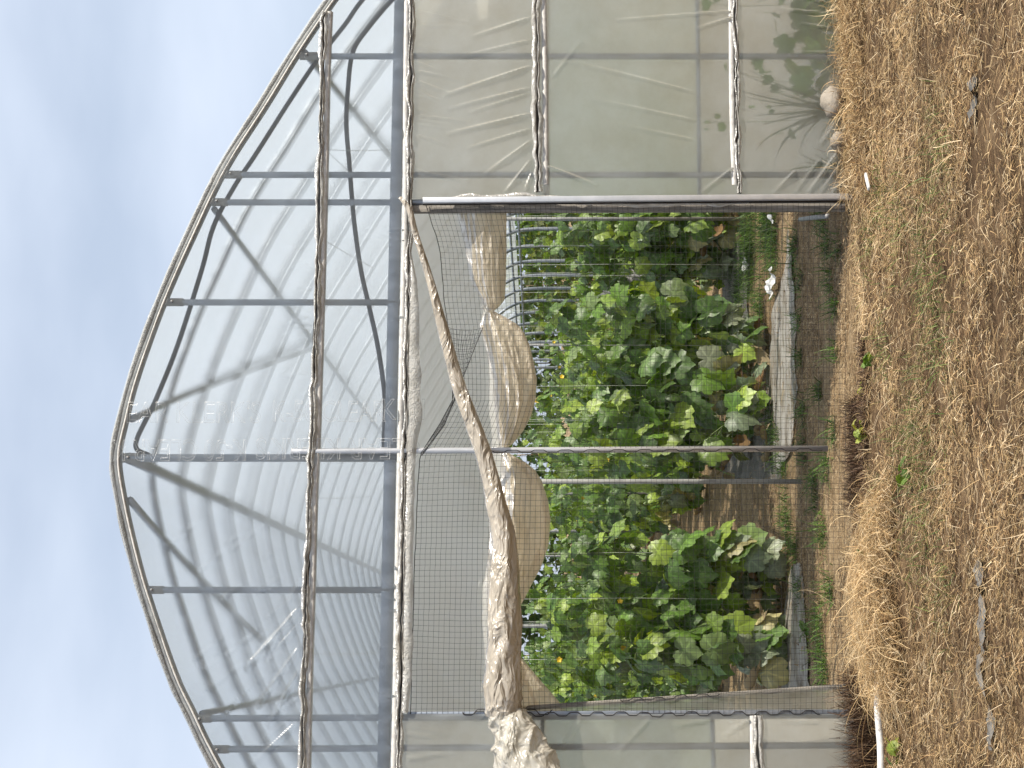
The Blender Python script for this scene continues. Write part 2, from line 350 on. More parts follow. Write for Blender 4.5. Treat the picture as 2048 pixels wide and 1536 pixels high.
# wiggle wire lying on the centre pole
w = []
for i in range(260):
    u = 985 + i * (660 / 259); ph = ((u - 985) / 53.0) % 1
    off = 4.5 * max(-1, min(1, 2.2 * math.sin(2 * math.pi * ph))) * .5 + 2
    w.append(P(u, interp(u, [583, 1655], [903, 897]) + off, -.042))
part(MB().tube(w, .0022, 5), 'spring_wire', 'wire')
# header beam
part(MB().box(P(803.5, -140, .01), P(765, 1640, .01), .058, .05), 'header_beam', 'galv', bevel=.004)
# inner side rail behind the side films
part(MB().box(P(1393, -140, .05), P(1399, 395, .05), .02, .02), 'side_rail', 'galv')
part(MB().box(P(1424, 1425, .05), P(1430, 1640, .05), .02, .02), 'side_rail', 'galv')
part(MB().box(P(1092, -140, .03), P(1094, 395, .03), .03, .02), 'side_rail', 'alu')
part(MB().box(P(1085, 1436, .03), P(1083, 1640, .03), .02, .02), 'side_rail', 'galv')

# ---------------------------------------------------------------- film panels with tension folds
def seg_fold(X, Z, p, q, amp, wid):
    a = P(*p); b = P(*q); ax, az = a[0], a[2]; bx, bz = b[0], b[2]
    dx, dz = bx - ax, bz - az; l2 = dx * dx + dz * dz
    t = np.clip(((X - ax) * dx + (Z - az) * dz) / l2, 0, 1)
    d = np.hypot(X - ax - t * dx, Z - az - t * dz)
    taper = np.clip(1.15 - t, 0, 1) ** .7 * np.clip(.15 + t * 7, 0, 1)
    ww = wid * (0.5 + .9 * t)
    return 1.9 * amp * taper * np.exp(-(d / (ww * .8)) ** 2)
FOLDS_UP = [((603, 1214), (497, 1336), .016, .012), ((603, 1242), (540, 1320), .010, .010), ((604, 1290), (520, 1410), .012, .012), ((601, 1340), (540, 1450), .009, .012),
            ((484, 1391), (420, 1475), .006, .004), ((483, 1390), (560, 1330), .004, .006), ((378, 483), (800, 483), .004, .004), ((600, 1440), (500, 1536), .009, .012), ((603, 1160), (575, 1215), .006, .01)]
r2 = random.Random(3)
for i in range(30):
    u = r2.uniform(290, 560); v = r2.uniform(1080, 1500)
    if u < np.interp(v, [1080, 1500], [280, 440]): continue
    l = r2.uniform(40, 110); FOLDS_UP.append(((u, v), (u + l * .8, v - l * .62), r2.uniform(.002, .006), r2.uniform(.005, .012)))
for i in range(16):
    v = r2.uniform(480, 900); FOLDS_UP.append(((628, v), (628 - r2.uniform(20, 70), v - r2.uniform(-15, 15)), r2.uniform(.002, .004), .006))
for i in range(14):
    v = r2.uniform(420, 1400); FOLDS_UP.append(((815, v), (815 - r2.uniform(20, 90), v + r2.uniform(-30, 10)), r2.uniform(.002, .004), .007))
FOLDS_R = [((1064, 40), (950, 78), .010, .010), ((1064, 85), (930, 118), .008, .010), ((1064, 137), (890, 196), .013, .011), ((1064, 180), (900, 222), .009, .010),
           ((1064, 190), (940, 230), .008, .009), ((1064, 232), (900, 272), .013, .011), ((1064, 262), (940, 300), .010, .009), ((1064, 285), (975, 350), .013, .010), ((1064, 322), (1012, 388), .014, .008), ((1066, 345), (1050, 388), .010, .008),
           ((1090, 335), (1190, 375), .012, .012), ((1466, 28), (1235, 46), .008, .007), ((1466, 40), (1395, 62), .009, .008), ((1466, 340), (1400, 392), .010, .009),
           ((1675, 243), (1640, 292), .012, .009), ((1678, 303), (1615, 390), .016, .009), ((1682, 325), (1640, 390), .013, .007), ((1688, 362), (1660, 392), .012, .006), ((1590, 345), (1545, 392), .010, .009), ((1640, 320), (1590, 388), .009, .008),
           ((1655, 12), (1570, -8), .008, .007), ((1655, 32), (1560, 24), .007, .006), ((1660, 62), (1600, 52), .006, .006), ((1660, 110), (1580, 111), .007, .004),
           ((1390, 190), (1140, 128), .006, .012), ((1390, 246), (1190, 205), .006, .012), ((1390, 285), (1240, 255), .005, .012), ((1105, 160), (1160, 90), .005, .012)]
for i in range(16):
    v = r2.uniform(0, 390); FOLDS_R.append(((832, v), (832 + r2.uniform(30, 120), v + r2.uniform(0, 30)), r2.uniform(.002, .006), .009))
FOLDS_L = [((1640, 1445), (1560, 1440), .006, .01), ((1500, 1436), (1450, 1470), .008, .01), ((1300, 1436), (1240, 1500), .006, .01), ((1120, 1500), (1160, 1440), .008, .01), ((1420, 1440), (1350, 1450), .006, .012)]
for i in range(10):
    v = r2.uniform(1430, 1640); FOLDS_L.append(((815, v), (815 + r2.uniform(30, 120), v + r2.uniform(-20, 20)), r2.uniform(.002, .006), .009))
def panel(name, mat, X0, X1, ztop, zbot, folds, step=.0085, Y=-.030, seed=1):
    nx = max(2, int((X1 - X0) / step)); xs = np.linspace(X0, X1, nx)
    zt = np.array([ztop(x) for x in xs]); zb = np.array([zbot(x) for x in xs])
    nz = max(2, int((zt - zb).max() / step)); t = np.linspace(0, 1, nz)[:, None]
    Z = zb[None] + (zt - zb)[None] * t; X = np.repeat(xs[None], nz, 0)
    Yv = np.full_like(X, Y) - .003 * vnoise2(X * 4, Z * 4, seed) - .0012 * vnoise2(X * 14, Z * 14, seed + 1)
    for f in folds: Yv = Yv - seg_fold(X, Z, *f)
    V = np.stack([X, Yv, Z], -1).reshape(-1, 3)
    idx = np.arange(nz * nx).reshape(nz, nx)
    Fq = np.stack([idx[:-1, :-1], idx[:-1, 1:], idx[1:, 1:], idx[1:, :-1]], -1).reshape(-1, 4)
    return npmesh(name, V, Fq, M[mat], T)
def zline(pts):
    w = [P(u, v, -.03) for u, v in pts]; w.sort(key=lambda p: p[0]); xs = [p[0] for p in w]; zs = [p[2] for p in w]
    return lambda x: float(np.interp(x, xs, zs))
seamC = [(824, -60), (823, 20), (821, 200), (820, 420), (815, 640), (810, 900), (806, 1100), (801, 1400), (798, 1536), (797, 1640)]
seamA = [(649, 22), (644.5, 140), (639, 380), (634, 560), (629, 720), (623, 900), (618, 1000), (613, 1180), (609, 1300), (604, 1500), (602, 1640)]
zC = zline(seamC)
panel('gable_film', 'film_gable', xl - .6, xr + .35, lambda x: roofz(x) + .006, zC, FOLDS_UP, .0095)
xd = P(1200, 397, -.03)[0]; xd2 = P(1200, 1428, -.03)[0]
panel('side_film', 'film_side', xd, XR - .05, lambda x: min(zC(x), roofz(x)), lambda x: -.02, FOLDS_R, .0085, seed=5)
panel('side_film', 'film_side', XL + .05, xd2, lambda x: min(zC(x), roofz(x)), lambda x: -.02, FOLDS_L, .0095, seed=9)
# inner liner: a skirt below the rail and a sheet above the doorway rail, a hand's breadth behind the outer film
def liner(name, xa, xb, zt, zb, Y, seed, mat='film_liner'):
    xs = np.linspace(xa, xb, 60); rows = [[(x, Y + .012 * float(vnoise2(x * 5, t * 3, seed)) + .02 * float(vnoise2(x * 1.5, t, seed + 1)), zb + (zt - zb) * t + (.012 * float(vnoise(x * 4, seed)) if t == 1 else 0)) for x in xs] for t in np.linspace(0, 1, 26)]
    part(MB().grid(rows), name, mat)
zk, zr1, zr2 = P(1396, 100, .2)[2], P(1092, 100, .2)[2], P(812, 200, .2)[2]
liner('liner_skirt', P(1200, 400, .2)[0], XR - .1, zk, -.02, .20, 3); liner('liner_sheet', P(1000, 412, .2)[0], XR - .1, zr2, zr1, .22, 5)
liner('liner_skirt', XL + .1, P(1200, 1426, .2)[0], zk, -.02, .20, 7); liner('liner_sheet', XL + .1, P(1000, 1436, .2)[0], zr2, zr1, .22, 9)
liner('liner_veil', P(1200, 412, .3)[0], XR - .1, zr1 + .03, zk - .03, .27, 11, 'film_veil'); liner('liner_veil', XL + .1, P(1200, 1436, .3)[0], zr1 + .03, zk - .03, .27, 13, 'film_veil')
# printed lettering on the film (outline letters, read along the height of the gable)
def lettering(txt, u, v, flip, h_px=42, track=1.0, wid=1.0):
    cu = bpy.data.curves.new('lettering', 'FONT'); cu.body = txt; cu.size = 1; cu.fill_mode = 'NONE'; cu.bevel_depth = .0055; cu.bevel_resolution = 0; cu.space_character = track
    to = bpy.data.objects.new('lettering', cu); COL.objects.link(to); bpy.context.view_layer.update()
    me = bpy.data.meshes.new_from_object(to.evaluated_get(bpy.context.evaluated_depsgraph_get())); bpy.data.objects.remove(to)
    n = len(me.vertices); co = np.zeros(n * 3, np.float32); me.vertices.foreach_get('co', co); co = co.reshape(-1, 3)
    s = h_px / 392.0 / .70
    a = P(u, v, -.036); x = co[:, 0] * s * wid; y = co[:, 1] * s; z = co[:, 2] * s * .3
    sg = -1 if flip else 1
    V = np.stack([a[0] + sg * y, a[1] + z, a[2] - sg * x], -1); me.vertices.foreach_set('co', V.astype(np.float32).ravel()); me.update()
    return link('lettering', me, M['print'], T)
lettering("EAR KLERK'S", 250, 845, False, wid=.80)
lettering("K-50 CLEAR", 543, 843, False, wid=.72)
lettering("KLEI", 760, 839, False, wid=.80)
lettering("CLEAR KLERK'S", 842, 877, True, wid=.80)
lettering("K-50 CLEAR K", 495, 880, True, wid=.72)
# ---------------------------------------------------------------- seams: channel, dark slot, two crumpled lips
def seam(pts, sides=(1, 1), seed=1, big=1.0, ch=True, cho=11):
    path = smooth_path([P(u, v, -.034) for u, v in pts], 60 if len(pts) < 5 else 26)
    n = len(path); arc = np.concatenate([[0], np.cumsum([np.linalg.norm(path[i + 1] - path[i]) for i in range(n - 1)])])
    tot = arc[-1]; m = int(tot / .006); tt = np.linspace(0, tot, m); pp = np.stack([np.interp(tt, arc, [p[i] for p in path]) for i in range(3)], -1)
    if ch:
        q = [p + np.array([0, .018, -cho / 392]) for p in pp[::10]]
        mb = MB(); mb.grid([[c + np.array([0, 0, .016]) for c in q], [c + np.array([0, -.016, .014]) for c in q], [c + np.array([0, -.018, -.010]) for c in q], [c + np.array([0, 0, -.016]) for c in q]])
        c_ = part(mb, 'seam_channel', 'alu_dirty')
    wb = .0045 * vnoise(tt * 9, seed) + .003 * vnoise(tt * 27, seed + 1)
    hw_ = (.0034 + .0034 * vnoise(tt * 7, seed + 4) + .0022 * vnoise(tt * 22, seed + 5)).clip(.0008, .02) * big
    mb = MB(); mb.grid([[p + np.array([0, .004, wb[i] + .012]) for i, p in enumerate(pp)], [p + np.array([0, .004, wb[i] - .012]) for i, p in enumerate(pp)]])
    part(mb, 'seam_slot', 'dark')
    for s in (1, -1):
        rows = []
        wd = (.0145 + .008 * vnoise(tt * 6, seed + 7 + s) + .004 * vnoise(tt * 19, seed + 9 + s)).clip(.004, .03) * big * (sides[0] if s > 0 else sides[1])
        for j, (a, y) in enumerate(((0, .002), (.10, -.010), (.32, -.015), (.65, -.010), (1.0, -.002))):
            jit = .005 * vnoise(tt * (16 + 3 * j), seed + 20 + j + s) + .003 * vnoise(tt * 45, seed + 31 + j + s)
            rows.append([p + np.array([0, y + (jit[i] if j < 4 else jit[i] * .5), wb[i] + s * (hw_[i] + wd[i] * a * 1.25) + (.3 * jit[i] if j else 0)]) for i, p in enumerate(pp)])
        part(MB().grid(rows), 'film_lip', 'film_lip')
seam([(u, v) for u, v in seamA], seed=1, big=.85)
seam([(u, v) for u, v in seamC], seed=2, big=.85, cho=-10)
seam([(1072, -60), (1073, 40), (1075, 200), (1076, 384)], seed=3, big=1.05, cho=16)
seam([(1470, -60), (1471.5, 60), (1474, 250), (1479, 387)], sides=(.55, .75), seed=4, big=.95, cho=-9)
seam([(1515, 1431), (1516, 1500), (1518, 1640)], sides=(.6, 1.2), seed=5, big=1.1, cho=-9)

# ---------------------------------------------------------------- door frame
part(MB().box(P(846, 401.5, -.066), P(1704, 394, -.066), .030, .030), 'door_post', 'alu', bevel=.003)
part(MB().box(P(846, 407.5, -.050), P(1704, 401, -.050), .012, .02), 'post_shade_strip', 'dark')  # near-black strip painting the shade along the post's left side
part(MB().box(P(818, 419, -.006), P(1690, 415, -.006), .040, .03), 'door_post', 'wood', bevel=.003)
# film scraps tucked behind the post
rows = []
for i in range(70):
    t = i / 69; u = 885 + 255 * t; hgt = 11 * math.sin(math.pi * t) ** .5 * (1 + .35 * float(vnoise(t * 7, 2)))
    rows.append([P(u, 397 - hgt * k_ * .95, -.05 - .02 * math.sin(math.pi * k_) - .006 * float(vnoise(t * 16 + k_ * 3, 4))) for k_ in np.linspace(0, 1, 5)])
part(MB().grid(rows), 'film_lip', 'film_lip')
rows = []
for i in range(60):
    t = i / 59; u = 1140 + 360 * t; hgt = 9 * (math.sin(math.pi * t) ** .4) * (1 + .5 * float(vnoise(t * 11, 6)))
    rows.append([P(u, 405 + hgt * k_, -.034 - .012 * math.sin(math.pi * k_) - .006 * float(vnoise(t * 20 + k_ * 3, 7))) for k_ in np.linspace(0, 1, 5)])
part(MB().grid(rows), 'film_lip', 'film_lip')
# left door post with film flap and spring wires
lp = lambda u: interp(u, [930, 1300, 1720], [1427, 1429, 1424])
li = lambda u: interp(u, [1035, 1200, 1450, 1720], [1417, 1404, 1388, 1370])
part(MB().box(P(815, 1429, -.012), P(1712, 1424, -.012), .026, .03), 'door_post', 'galv', bevel=.003)
part(MB().box(P(1035, 1417, .012), P(1712, 1371, .012), .022, .03), 'door_brace', 'wood', bevel=.003)
rows = []
for i in range(90):
    u = 1040 + 665 * i / 89; a = li(u); b = lp(u)
    rows.append([P(u, a + (b - a) * t, -.004 - .004 * float(vnoise2(u * .02, t * 4, 3))) for t in np.linspace(0, 1, 12)])
part(MB().grid(rows), 'film_flap', 'film_side')
for (fn, y, a, b, per, s1) in ((lp, -.032, 925, 1640, 47, 3.6), (li, -.012, 1240, 1440, 44, 2.4)):
    w = []
    for i in range(240):
        u = a + (b - a) * i / 239; ph = ((u - a) / per) % 1
        w.append(P(u, fn(u) + s1 * max(-1, min(1, 1.9 * math.sin(2 * math.pi * ph))) + 2 * float(vnoise(u * .02, 5)), y))
    part(MB().tube(w, .0024, 5), 'spring_wire', 'wire')
# strip of clear film left hanging under the header, in front of the roll
rows = []
for i in range(150):
    v = 520 + 905 * i / 149; top = interp(v, [430, 640, 900, 1100, 1430], [824, 819, 814, 810, 804])
    wd = interp(v, [520, 560, 700, 800, 835, 900, 1000, 1150, 1300, 1420], [3, 14, 24, 26, 30, 20, 16, 17, 19, 14]) * (1 + .12 * float(vnoise(v * .03, 8)))
    rows.append([P(top + wd * t, v, -.045 - .012 * math.sin(math.pi * t) - .007 * float(vnoise(v * .028 + t, 9)) * t) for t in np.linspace(0, 1, 7)])
part(MB().grid(rows), 'film_flap', 'film_lip')
# rear gable
rows = [[(x, LEN, z * t) for x, z in ro] for t in (0.0, .5, 1.0)]
rear = MB(); xs = np.linspace(XL + .05, XR - .05, 30); rear.grid([[(x, LEN + .02, 2.1 + (max(roofz(x), 2.12) - 2.1) * t) for x in xs] for t in np.linspace(.0, 1, 8)])
part(rear, 'rear_film', 'film_side')

# ================================================================== door film roll, curtain, net, hoses
roll_pts = [(800, 395, 4), (818, 420, 6), (833, 474, 6.5), (862, 567, 8.5), (895, 692, 12), (920, 780, 14), (967, 905, 17), (991, 1000, 20), (1009, 1092, 24), (1010, 1217, 31), (1009, 1318, 33), (1006, 1385, 36), (1005, 1418, 33), (1006, 1428, 29)]
q = smooth_path([np.array([*P(u, v, -.085 - r / 392 * .8), r / 392]) for u, v, r in roll_pts], 22)
mb = MB()
def wobr(s, a):
    c, d = math.cos(a), math.sin(a)
    rg = lambda x, y, k: (1 - abs(float(vnoise2(x, y, k)))) ** 4
    return .95 + .07 * float(vnoise2(s * 12 + c * .9, d * .9 + s * 5, 2)) + (.13 * rg(s * 14 + c * 1.3, d * 1.3 - s * 6, 5) + .06 * rg(s * 30 - c * 2, d * 2, 9)) * (.25 + .75 * s)
mb.tube([p[:3] for p in q], [p[3] for p in q], 44, wob=wobr)
ROLL = empty('rolled_door_film', P(1005, 1420, -.1)); tag(ROLL, 'cream plastic film rolled up slantwise across the top of the doorway', 'plastic roll')
mb.build('roll', M['film_roll'], ROLL)
bag_pts = [(1004, 1424, 27), (1012, 1440, 33), (1030, 1466, 43), (1044, 1500, 50), (1056, 1536, 54), (1075, 1590, 58), (1100, 1660, 50)]
q = smooth_path([np.array([*P(u, v, -.115 - r / 392 * .5), r / 392]) for u, v, r in bag_pts], 16)
mb = MB(); mb.tube([p[:3] for p in q], [p[3] for p in q], 60, wob=lambda s, a: .9 + .10 * float(vnoise2(s * 5 + math.cos(a), math.sin(a) - s * 3, 7)) + .22 * (1 - abs(float(vnoise2(s * 5 + math.cos(a) * 1.6, math.sin(a) * 1.6 - s * 3, 3)))) ** 4 + .10 * (1 - abs(float(vnoise2(s * 9 - math.cos(a) * 3, math.sin(a) * 3, 13)))) ** 4)
mb.build('loose_end', M['film_bag'], ROLL)
w = []
for i in range(130):
    t = i / 129; u = 925 + 180 * t; w.append(P(u, 1424 + 5 * max(-1, min(1, 1.8 * math.sin(t * 2 * math.pi * 3.6))), -.055 - .135 * math.exp(-((u - 1005) / 34.) ** 4)))
mb = MB(); mb.tube(w, .0026, 5); mb.build('tie_wire', M['wire'], ROLL)

# curtain: a hanging sheet that thickens into tied tan swags
CUR = empty('door_curtain', P(815, 900, .15)); tag(CUR, 'tan plastic curtain gathered up into swags behind the net in the doorway', 'curtain')
Tv = [420, 500, 560, 600, 622, 650, 700, 760, 830, 890, 902, 950, 1000, 1100, 1200, 1300, 1425]; Tu = [930, 945, 952, 968, 975, 968, 985, 1000, 1002, 1003, 1006, 1012, 1005, 990, 980, 985, 990]
Bv = [420, 500, 560, 600, 612, 622, 634, 648, 665, 690, 725, 760, 800, 830, 860, 885, 897, 903, 912, 925, 940, 960, 1000, 1040, 1090, 1130, 1180, 1210, 1235, 1260, 1300, 1313, 1350, 1403, 1425]
Bu = [1013, 1013, 1012, 1009, 1000, 988, 1010, 1034, 1048, 1059, 1068, 1074, 1071, 1063, 1048, 1028, 1014, 1012, 1028, 1052, 1070, 1083, 1096, 1101, 1097, 1084, 1058, 1042, 1028, 1018, 1030, 1041, 1072, 1118, 1130]
rows = []
for v in np.linspace(415, 1428, 210):
    b = interp(v, Tv, Tu) + 12
    rows.append([P(806 + (b - 806) * t, v, .40 - .28 * t ** 1.3 + .02 * float(vnoise2(v * .012, t * 2.0, 4)) * t + .006 * float(vnoise2(v * .05, t * 2, 6)) * t) for t in np.linspace(0, 1, 24)])
MB().grid(rows).build('sheet', M['film_sheet'], CUR)
knots = [300, 622, 902, 1236, 1500]
for a, b in ((415, 622), (622, 902), (902, 1236), (1236, 1428)):
    ka = max(k_ for k_ in knots if k_ <= a); kb = min(k_ for k_ in knots if k_ >= b)
    front = []; back = []; sd = a * .01
    for v in np.linspace(a, b, 90):
        s = (v - ka) / (kb - ka); full = math.sin(math.pi * min(1, max(0, s))) ** .5
        t0 = interp(v, Tv, Tu) - 14 * full; t1 = interp(v, Bv, Bu)
        fr = []; bk = []
        for t in np.linspace(0, 1, 44):
            sk = t + .05 * (s - .5) * math.sin(t * 3.1)
            rg = lambda x, y, k_: (1 - abs(float(vnoise2(x, y, k_)))) ** 3
            fold = .022 * float(vnoise2(sk * 3.5 + s, s * 1.2, sd)) - .030 * rg(sk * 4.2 - s * .8, s * 1.6, sd + 2) - .012 * rg(sk * 9 + s, s * 2.2, 3)
            bul = math.sin(math.pi * min(1, t * .96 + .04)) ** .55
            fr.append(P(t0 + (t1 - t0) * t, v, .13 - (.09 * full + .015) * bul + fold * (.45 + .55 * full) * min(1, t * 5)))
            bk.append(P(t0 + (t1 - t0) * t, v, .15 + (.05 * full + .01) * bul + fold * .5))
        front.append(fr + bk[::-1])
    MB().grid(front).build('swag', M['film_swag'], CUR)
for kv, ku in ((622, 978), (902, 1010)):
    c = P(ku, kv, .10); w = [c + np.array([.022 * math.sin(t), .045 * math.cos(t), .004 * t]) for t in np.linspace(0, 9, 40)]
    MB().tube(w, .002, 5).build('tie', M['string'], CUR)

# net over the doorway
NET = empty('bird_net', P(1690, 900, -.03)); tag(NET, 'black square mesh net stretched over the open doorway', 'net')
Ev = [406, 430, 470, 505, 600, 660, 760, 800, 850, 905, 920, 1000, 1050, 1100, 1250, 1400, 1428]; Eu = [850, 858, 872, 880, 889, 897, 906, 905, 878, 842, 838, 835, 832, 830, 826, 822, 820]
def netp(v, h):        # h = 0 at the ground .. 1 at the top edge, arranged by cells of even height
    vv = v; bot = interp(v, [400, 800, 1100, 1430], [1694, 1690, 1688, 1700]); e0 = 818 + (v - 400) * -.004
    u = bot + (e0 - bot) * h; e = interp(v, Ev, Eu)
    sag = (e - e0); u = u + sag * max(0, (h - .15) / .85) ** 2.2
    u += 1.6 * float(vnoise2(v * .013, h * 7, 3)) + .7 * float(vnoise2(v * .05, h * 20, 5))
    vv += 2.2 * float(vnoise2(v * .012 + 7, h * 6, 8)) + .6 * float(vnoise2(v * .04, h * 26, 9))
    return P(u, vv, -.030 - .006 * float(vnoise2(v * .01, h * 5, 1)))
NC, NR = 93, 81
pts = np.zeros((NR + 1, NC + 1, 3))
for i in range(NR + 1):
    for j in range(NC + 1): pts[i, j] = netp(406 + (1428 - 406) * j / NC, i / NR)
def strips(P3, w):      # thin square cords along every row of P3
    n, m, _ = P3.shape; tg = np.gradient(P3, axis=1); tg /= np.linalg.norm(tg, axis=2, keepdims=True) + 1e-9
    yv = np.zeros_like(P3); yv[..., 1] = 1; sx = np.cross(tg, yv); sx /= np.linalg.norm(sx, axis=2, keepdims=True) + 1e-9
    ring = np.stack([P3 + sx * w, P3 + yv * w, P3 - sx * w, P3 - yv * w], 2)      # n,m,4,3
    idx = np.arange(n * m * 4).reshape(n, m, 4); a = idx[:, :-1]; b = idx[:, 1:]
    Fq = np.stack([a, np.roll(a, -1, 2), np.roll(b, -1, 2), b], -1).reshape(-1, 4)
    return ring.reshape(-1, 3), Fq
V1, F1 = strips(pts, .00072); V2, F2 = strips(pts.transpose(1, 0, 2), .00072)
npmesh('mesh', np.concatenate([V1, V2]), np.concatenate([F1, F2 + len(V1)]), M['net'], NET)
fl = np.zeros((13, 27, 3))
for i in range(13):
    for j in range(27):
        v = 655 + 250 * j / 26; e = interp(v, Ev, Eu); ff = interp(v, [640, 850, 905], [972, 888, 846]); fl[i, j] = P(e + (ff - e) * i / 12 + 2 * float(vnoise2(v * .03, i * .4, 2)), v + 6 * math.sin(i * .25), -.037)
V1, F1 = strips(fl, .00072); V2, F2 = strips(fl.transpose(1, 0, 2), .00072)
npmesh('folded_flap', np.concatenate([V1, V2]), np.concatenate([F1, F2 + len(V1)]), M['net'], NET)
MB().tube([P(interp(v, [640, 850, 905], [972, 888, 846]), v, -.037) for v in np.linspace(655, 905, 40)], .0016, 5).build('edge_cord', M['net'], NET)
w = [netp(v, 1.0) for v in np.linspace(406, 1428, 180)]; MB().tube(w, .0022, 5).build('edge_cord', M['net'], NET)

# black hoses inside the gable
def hose(pts, r, label, Y=.05):
    o = MB().tube(smooth_path([P(u, v, y) for u, v, y in pts], 10), r, 12).build('water_hose', M['pipe']); tag(o, label, 'hose', 'black hoses inside the gable'); return o
hose([(300, 912, .05), (272, 888, .05), (312, 800, .055), (356, 690, .06), (403, 543, .05), (428, 452, .045), (470, 372, .05), (512, 309, .055), (575, 210, .06), (634, 122, .055), (690, 50, .05), (735, -10, .05), (850, -120, .05)], .0125, 'thick black hose curving under the arch from ridge to right')
hose([(775, 918, .05), (768, 890, .05), (770, 800, .05), (757, 700, .05), (740, 620, .05), (722, 540, .05), (708, 440, .05), (699, 330, .05), (693, 250, .05), (696, 180, .05), (706, 105, .05), (738, 55, .05), (790, -5, .05), (860, -70, .05)], .0125, 'thick black hose drooping above the header beam')
# loose strings tied to the seam of the gable
for (a, b, lab) in (((652, 300), (800, 299), 'white string running straight down beside the black hose'), ((652, 300), (700, 345), 'short string slanting across the black hose'), ((648, 480), (745, 535), 'thin string slanting down between the hose and seam'), ((631, 996), (742, 993), 'short string hanging left of the ridge post'), ((612, 1308), (800, 1303), 'thin string tied in a loop at the left seam')):
    o = MB().tube(smooth_path([P(*a, .015), P((a[0] + b[0]) / 2 + 1, (a[1] + b[1]) / 2 + 2, .02), P(*b, .03)], 6), .0016, 5).build('loose_string', M['string']); tag(o, lab, 'string')

# ================================================================== setting: ground
def ground():
    xs = np.concatenate([[-90, -40, -20, -10], np.linspace(-6, 6, 170), [10, 20, 40, 90]]); ys_ = np.concatenate([[-60, -25, -10], np.linspace(-5, 4, 130), np.linspace(4.5, 16, 30), [22, 40, 90]])
    X, Y = np.meshgrid(xs, ys_); inn = (np.abs(X) < 6) & (Y > -5) & (Y < 16)
    Z = np.where(inn, gz(X, Y), 0); V = np.stack([X, Y, Z], -1).reshape(-1, 3); n, m = X.shape; idx = np.arange(n * m).reshape(n, m)
    o = npmesh('ground', V, np.stack([idx[:-1, :-1], idx[:-1, 1:], idx[1:, 1:], idx[1:, :-1]], -1).reshape(-1, 4), M['ground']); o['kind'] = 'structure'
def gz(X, Y):
    X = np.asarray(X, float); Y = np.asarray(Y, float)
    edge = np.clip((6 - np.abs(X)) / 1.0, 0, 1) * np.clip((Y + 5) / 1.0, 0, 1)
    z = .018 * vnoise2(X * 1.3, Y * 1.3, 1) + .012 * vnoise2(X * 4, Y * 4, 2) + .006 * vnoise2(X * 11, Y * 11, 3)
    z = np.where(Y > -.25, z * .55 - .012, z)
    z = z - .05 * np.exp(-((Y + .10) / .10) ** 2) * (X > -1.25) * (X < 1.0)              # worn gutter along the sill
    z = z + .055 * np.exp(-((X + 1.1) / .36) ** 2 - ((Y + .55) / .28) ** 2)                 # hay mound by the left corner
    return z * edge
ground()

# straw blades in one sheet of dead grass
def blades(n, xs, ys, length, width, tilt, cols, curl=.5, keep=None, zoff=0, seg=4, lift=0.0, heading=None):
    x = rng.uniform(*xs, n); y = rng.uniform(*ys, n)
    if keep is not None:
        mk = keep(x, y) > rng.uniform(0, 1, n); x = x[mk]; y = y[mk]; n = len(x)
    l = rng.uniform(*length, n) * rng.uniform(.6, 1.15, n); az = rng.uniform(0, 2 * np.pi, n) if heading is None else rng.normal(heading[0], heading[1], n)
    if heading is None: az = np.where(rng.uniform(0, 1, n) < .5, rng.normal(0, .5, n) + np.pi * rng.integers(0, 2, n), az)
    el = np.clip(rng.normal(tilt[0], tilt[1], n), -.15, 1.55); bend = rng.normal(0, curl, n); drop = rng.uniform(.3, 1.3, n) * curl
    w = rng.uniform(*width, n)
    z0 = gz(x, y) + zoff + np.abs(rng.normal(0, 1, n)) * lift
    cx, cy, cz = x.copy(), y.copy(), z0.copy(); ring = []
    for k in range(seg + 1):
        t = k / seg; a = az + bend * t; e = el - drop * t
        ww = w * (1 - .75 * t ** 2) / 2
        ring.append((np.stack([cx - np.sin(a) * ww, cy + np.cos(a) * ww, cz], -1), np.stack([cx + np.sin(a) * ww, cy - np.cos(a) * ww, cz + ww * .4], -1)))
        st = l / seg; cx = cx + np.cos(a) * np.cos(e) * st; cy = cy + np.sin(a) * np.cos(e) * st; cz = np.maximum(cz + np.sin(e) * st, gz(cx, cy) + .002 + (z0 - gz(x, y)) * .6)
    V = np.stack([np.stack(r_, 1) for r_ in ring], 1)           # n, seg+1, 2, 3
    idx = np.arange(n * (seg + 1) * 2).reshape(n, seg + 1, 2)
    Fq = np.stack([idx[:, :-1, 0], idx[:, :-1, 1], idx[:, 1:, 1], idx[:, 1:, 0]], -1).reshape(-1, 4)
    cols = np.array(cols); pick = rng.integers(0, len(cols), n)
    pat = .5 + .5 * vnoise2(x * 1.7, y * 2.6, 12)
    p2 = .5 + .5 * vnoise2(x * 5.5, y * 9, 15)
    c = cols[pick] * rng.uniform(.55, 1.3, (n, 1)) * (.66 + .42 * pat[:, None] + .36 * p2[:, None])
    C = np.repeat(c, (seg + 1) * 2, 0)
    return V.reshape(-1, 3), Fq, C
STRAW = [(.47, .325, .165), (.55, .39, .205), (.68, .53, .32), (.30, .19, .092), (.50, .345, .18), (.12, .07, .038), (.80, .66, .45), (.38, .285, .14), (.18, .11, .058)]
STRAW = [(r_ * 1.0, g_ * .96, b_ * .90) for r_, g_, b_ in STRAW]
def joined(name, sets, mat, **tags):
    off = 0; VV = []; FF = []; CC = []
    for V, Fq, C in sets: VV.append(V); FF.append(Fq + off); CC.append(C); off += len(V)
    o = npmesh(name, np.concatenate(VV), np.concatenate(FF), mat, col=np.concatenate(CC), smooth=False); tag(o, **tags); return o
